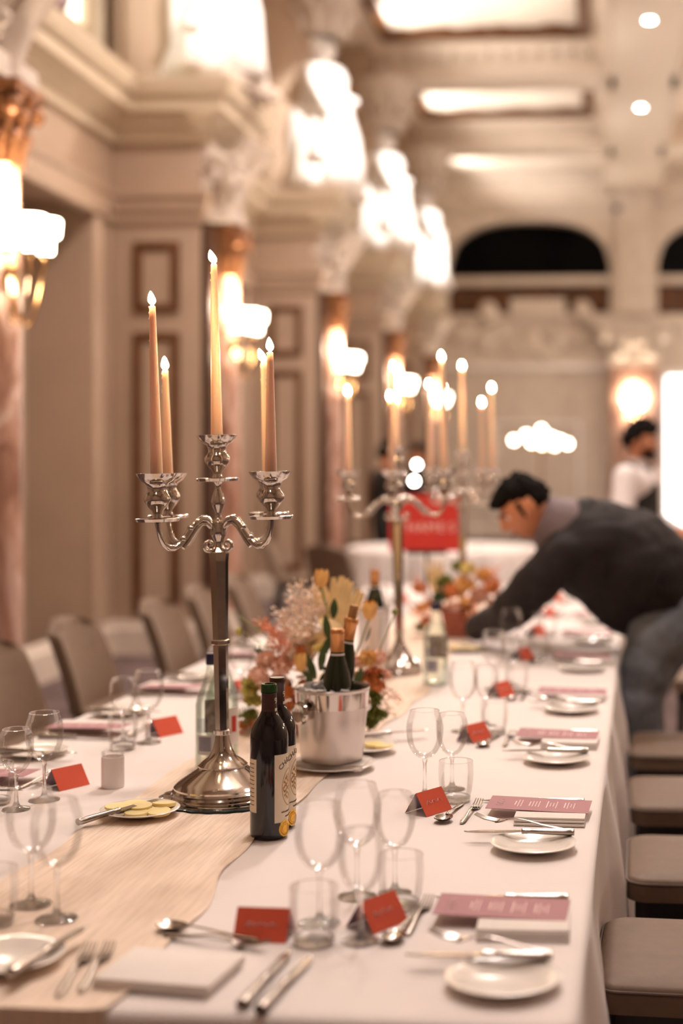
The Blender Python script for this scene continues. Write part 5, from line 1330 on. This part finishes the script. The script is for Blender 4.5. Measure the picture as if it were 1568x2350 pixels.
# ---- the man bending over the table
Z0 = 5.6
def m(px, py, z): return cw(px, py, z)
right_ = Vector((CY, SY, 0)); fwd_ = Vector((-SY, CY, 0)); up_ = Vector((0, 0, 1))
hc = m(1204, 1166, 5.52)
hfw = right_ * -.80 + up_ * -.58 + fwd_ * -.12; hup = right_ * -.54 + up_ * .82
Mh = Matrix.Translation(hc) @ basis(hfw, hup) @ SC(1.04, 1.04, 1.0)
N = {'pelvis': (m(1540, 1365, 5.64), .10), 'spine': (m(1455, 1300, 5.62), .10), 'chest': (m(1365, 1250, 5.6), .11), 'neck0': (m(1285, 1205, 5.57), .075), 'neck1': (m(1238, 1180, 5.54), .058),
     'shL': (m(1300, 1270, 5.44), .075), 'elL': (m(1193, 1388, 5.5), .048), 'wrL': (m(1100, 1437, 5.76), .032), 'shR': (m(1300, 1255, 5.77), .075), 'elR': (m(1215, 1372, 5.98), .048), 'wrR': (m(1120, 1432, 6.12), .032),
     'hipL': (m(1525, 1425, 5.56), .08), 'knL': (m(1470, 1590, 5.53), .055), 'anL': (m(1474, 1835, 5.60), .042), 'ftL': (m(1430, 1868, 5.58), .042), 'hipR': (m(1535, 1415, 5.74), .08), 'knR': (m(1478, 1590, 5.78), .055), 'anR': (m(1482, 1800, 5.82), .042), 'ftR': (m(1440, 1832, 5.80), .042)}
for nm_ in ('anL', 'anR'): N[nm_][0].z = .09
for nm_ in ('ftL', 'ftR'): N[nm_][0].z = .048
LK = [['pelvis', 'spine', 'chest', 'neck0', 'neck1'], ['chest', 'shL', 'elL', 'wrL'], ['chest', 'shR', 'elR', 'wrR'], ['pelvis', 'hipL', 'knL', 'anL', 'ftL'], ['pelvis', 'hipR', 'knR', 'anR', 'ftR']]
potc = Vector((pb.x, pb.y, TABLE + .075))
parts = [capsules(N, LK), head_mesh(Mh)]
for w_, sgn in (('wrL', -1), ('wrR', 1)):
    W_ = N[w_][0]; f_ = (W_ - N['elL' if sgn < 0 else 'elR'][0]).normalized() * .5 + (potc - W_).normalized(); f_.z *= .5
    pn = (potc - W_).normalized() + right_ * -.4 + fwd_ * (.9 if sgn < 0 else -.9)
    pn = pn - f_.normalized() * pn.dot(f_.normalized())
    parts += hand_nodes(W_ + f_.normalized() * .01, f_, pn, up_, .38, 1.02)
body = mesh_obj('person', fuse(parts, .0065, 2), 'skin', angle=80)
tag(body, 'man in dark jacket and jeans bending over the table, holding a flower pot', 'person')
face_parts(body, Mh)
hair_mesh(body, Mh, lambda y: .42 if y > .45 else (.42 - (.45 - y) * .30 if y > -.30 else -.3), .05, .035, 3, size=1.25)
J = {'c': (m(1282, 1212, 5.58), .085), 'j0': (m(1318, 1236, 5.59), .15), 'j1': (m(1372, 1262, 5.60), .205), 'j2': (m(1448, 1302, 5.62), .225), 'j3': (m(1525, 1345, 5.64), .19), 'j4': (m(1575, 1372, 5.65), .165),
     'b1': (m(1400, 1375, 5.58), .085), 'b2': (m(1425, 1420, 5.58), .07), 'b3': (m(1480, 1400, 5.6), .10),
     'sl': (m(1302, 1272, 5.46), .10), 'al': (m(1245, 1325, 5.44), .088), 'el': (m(1193, 1388, 5.5), .078), 'fl': (m(1145, 1418, 5.63), .066), 'wl': (m(1097, 1440, 5.77), .052),
     'sr': (m(1297, 1258, 5.77), .10), 'er': (m(1215, 1372, 5.98), .072), 'wr': (m(1118, 1433, 6.125), .05)}
garment('jacket', body, 'jacket', J, [['j2', 'j1', 'j0', 'c'], ['j2', 'j3', 'j4'], ['j1', 'sl', 'al', 'el', 'fl', 'wl'], ['j1', 'sr', 'er', 'wr'], ['j2', 'b1', 'b2'], ['j3', 'b3', 'b2']], root=0, wrinkle=.018, freq=7)
C = {'a': (m(1236, 1184, 5.54), .072), 'b': (m(1266, 1198, 5.56), .10), 'c': (m(1305, 1222, 5.58), .135)}
garment('collar', body, 'collar', C, [['a', 'b', 'c']], wrinkle=.003)
Q = {'p': (m(1552, 1385, 5.64), .175), 'hl': (m(1522, 1440, 5.57), .14), 'tl': (m(1492, 1510, 5.55), .112), 'kl': (m(1472, 1600, 5.53), .086), 'cl': (m(1472, 1720, 5.56), .076), 'al': (N['anL'][0] + up_ * .02, .068), 'hr': (m(1540, 1430, 5.74), .125), 'kr': (m(1480, 1595, 5.78), .082), 'ar': (N['anR'][0] + up_ * .02, .066)}
garment('jeans', body, 'denim', Q, [['p', 'hl', 'tl', 'kl', 'cl', 'al'], ['p', 'hr', 'kr', 'ar']], wrinkle=.007, freq=11)
def shoe(parent, an, ft):
    d = (ft - an); d.z = 0; d.normalize(); a = Vector((an.x, an.y, .05)); 
    me = fuse([skin([a - d * .05, a + d * .06, a + d * .15 - up_ * .012, a + d * .20 - up_ * .018], [(0, 1), (1, 2), (2, 3)], [.045, .046, .040, .028])], .006, 1)
    return mesh_obj('shoe', me, 'shoe', parent, angle=80)
shoe(body, N['anL'][0], N['ftL'][0]); shoe(body, N['anR'][0], N['ftR'][0])

# ---- standing staff
def staff(label, x, y, face, H=1.76, arm='waist', vest=True, beard=True, curls=.10, hsize=2.3):
    """standing figure built facing +y, then turned"""
    k = H / 1.76; Rz = RZ(face); o3 = Vector((x, y, 0))
    p = lambda a, b_, c: Vector((a * k, b_ * k, c * k))
    N = {'pel': (p(0, 0, .95), .12 * k), 'sp': (p(0, .01, 1.12), .115 * k), 'ch': (p(0, 0, 1.32), .125 * k), 'n0': (p(0, -.005, 1.46), .062 * k), 'n1': (p(0, .01, 1.54), .054 * k)}
    lk = [['pel', 'sp', 'ch', 'n0', 'n1']]
    for s, nm in ((1, 'R'), (-1, 'L')):
        if arm == 'waist' : e_, w_ = (s * .255, .00, 1.14), (s * .15, .25, 1.06)
        else: e_, w_ = (s * .26, -.02, 1.14), (s * .27, .08, .88)
        N.update({'s' + nm: (p(s * .175, 0, 1.41), .066 * k), 'e' + nm: (p(*e_), .044 * k), 'w' + nm: (p(*w_), .030 * k), 'h' + nm: (p(s * .09, 0, .90), .092 * k), 'k' + nm: (p(s * .10, .02, .50), .058 * k), 'a' + nm: (p(s * .10, -.01, .09), .04 * k), 'f' + nm: (p(s * .12, .13, .045), .04 * k)})
        lk += [['ch', 's' + nm, 'e' + nm, 'w' + nm], ['pel', 'h' + nm, 'k' + nm, 'a' + nm, 'f' + nm]]
    hM = T(0, .03 * k, 1.64 * k) @ RX(R(-8)) @ SC(k, k, k)
    ms = [capsules(N, lk), head_mesh(hM)]
    for s, nm in ((1, 'R'), (-1, 'L')):
        W_ = N['w' + nm][0]; f_ = (W_ - N['e' + nm][0]).normalized(); sd = Vector((-s, 0, .3)) if arm != 'waist' else up_
        sd = (sd - f_ * sd.dot(f_)).normalized(); pn = f_.cross(sd) * s; ms += hand_nodes(W_, f_, pn, sd, .35, k)
    body = mesh_obj('person', fuse(ms, .008, 1), 'skin', angle=80); body.matrix_world = T(*o3) @ Rz; tag(body, label, 'person')
    face_parts(body, hM)
    hair_mesh(body, hM, lambda y: .45 if y > .45 else (.45 - (.45 - y) * 1.0 if y > -.3 else -.45), curls, .02, 1, size=hsize)
    if beard:
        b = MB(); f = lambda u, v: (.071 * sin((u - .5) * 3.0) * (1 - .25 * v), .093 * cos((u - .5) * 2.4) * (1 - .06 * v) + .010 + .012 * sin(pi * u) ** 4 * v, -.052 - .062 * v + .02 * abs(u - .5) * 2)
        b.grid(f, 20, 6, hM); b.build('beard', 'hair', body, solid=.006)
    sh = 'shirt' if vest else 'jacket'
    G = {'c': (p(0, 0, 1.47), .07 * k), 'ch': (p(0, 0, 1.33), .142 * k), 'sp': (p(0, .01, 1.13), .135 * k), 'pl': (p(0, 0, .96), .14 * k)}; gl = [['ch', 'c'], ['ch', 'sp', 'pl']]
    for s, nm in ((1, 'R'), (-1, 'L')):
        mid = N['s' + nm][0].lerp(N['e' + nm][0], .5); G.update({'s' + nm: (N['s' + nm][0], .088 * k), 'm' + nm: (mid, .078 * k), 'e' + nm: (N['e' + nm][0], .066 * k), 'w' + nm: (N['w' + nm][0] - (N['w' + nm][0] - N['e' + nm][0]) * .1, .045 * k)}); gl.append(['ch', 's' + nm, 'm' + nm, 'e' + nm, 'w' + nm])
    garment('shirt' if vest else 'jacket', body, sh, G, gl, wrinkle=.006)
    if vest:
        V_ = {'n': (p(0, -.03, 1.40), .09 * k), 'ch': (p(0, 0, 1.31), .150 * k), 'sp': (p(0, .01, 1.13), .145 * k), 'pl': (p(0, 0, .97), .15 * k), 'ra': (p(.115, -.02, 1.42), .092 * k), 'la': (p(-.115, -.02, 1.42), .092 * k)}
        garment('waistcoat', body, 'waistcoat', V_, [['ch', 'n'], ['ch', 'sp', 'pl'], ['ch', 'ra'], ['ch', 'la']], wrinkle=.004)
        cM = {'a': (p(0, .0, 1.44), .070 * k), 'b': (p(0, .005, 1.50), .064 * k)}
        garment('shirt_collar', body, 'shirt', cM, [['a', 'b']], wrinkle=.001)
        b = MB(); Mm = T(0, .083 * k, 1.475 * k)
        for s in (-1, 1): b.grid(lambda u, v: (s * (.004 + .05 * u), .006 * sin(pi * v), (v - .5) * (.014 + .034 * u)), 5, 4, Mm)
        b.sphere((0, .004, 0), .011, Mm, 10, 8); b.build('bow_tie', 'waistcoat', body, solid=.006)
    L_ = {'p': (p(0, 0, .96), .142 * k)}; ll = []
    for s, nm in ((1, 'R'), (-1, 'L')): L_.update({'h' + nm: (p(s * .09, 0, .88), .105 * k), 'k' + nm: (p(s * .10, .02, .50), .075 * k), 'a' + nm: (p(s * .10, -.01, .10), .062 * k)}); ll.append(['p', 'h' + nm, 'k' + nm, 'a' + nm])
    garment('trousers', body, 'waistcoat', L_, ll, wrinkle=.004)
    for nm in 'RL':
        s_ = shoe(body, N['a' + nm][0], N['f' + nm][0])
    return body
wp = cw(1462, 1065, 9.15)
staff('bearded waiter in white shirt, black waistcoat and bow tie', wp.x, wp.y, R(-112), 1.75)
wp = cw(884, 1065, 14.6); staff('person in black standing far back on the left, behind the middle candelabrum', wp.x, wp.y, R(-60), 1.70, 'side', False, False)
wp = cw(963, 1065, 18.4); staff('person in black standing farthest back, behind the red board', wp.x, wp.y, R(150), 1.72, 'side', False, False)
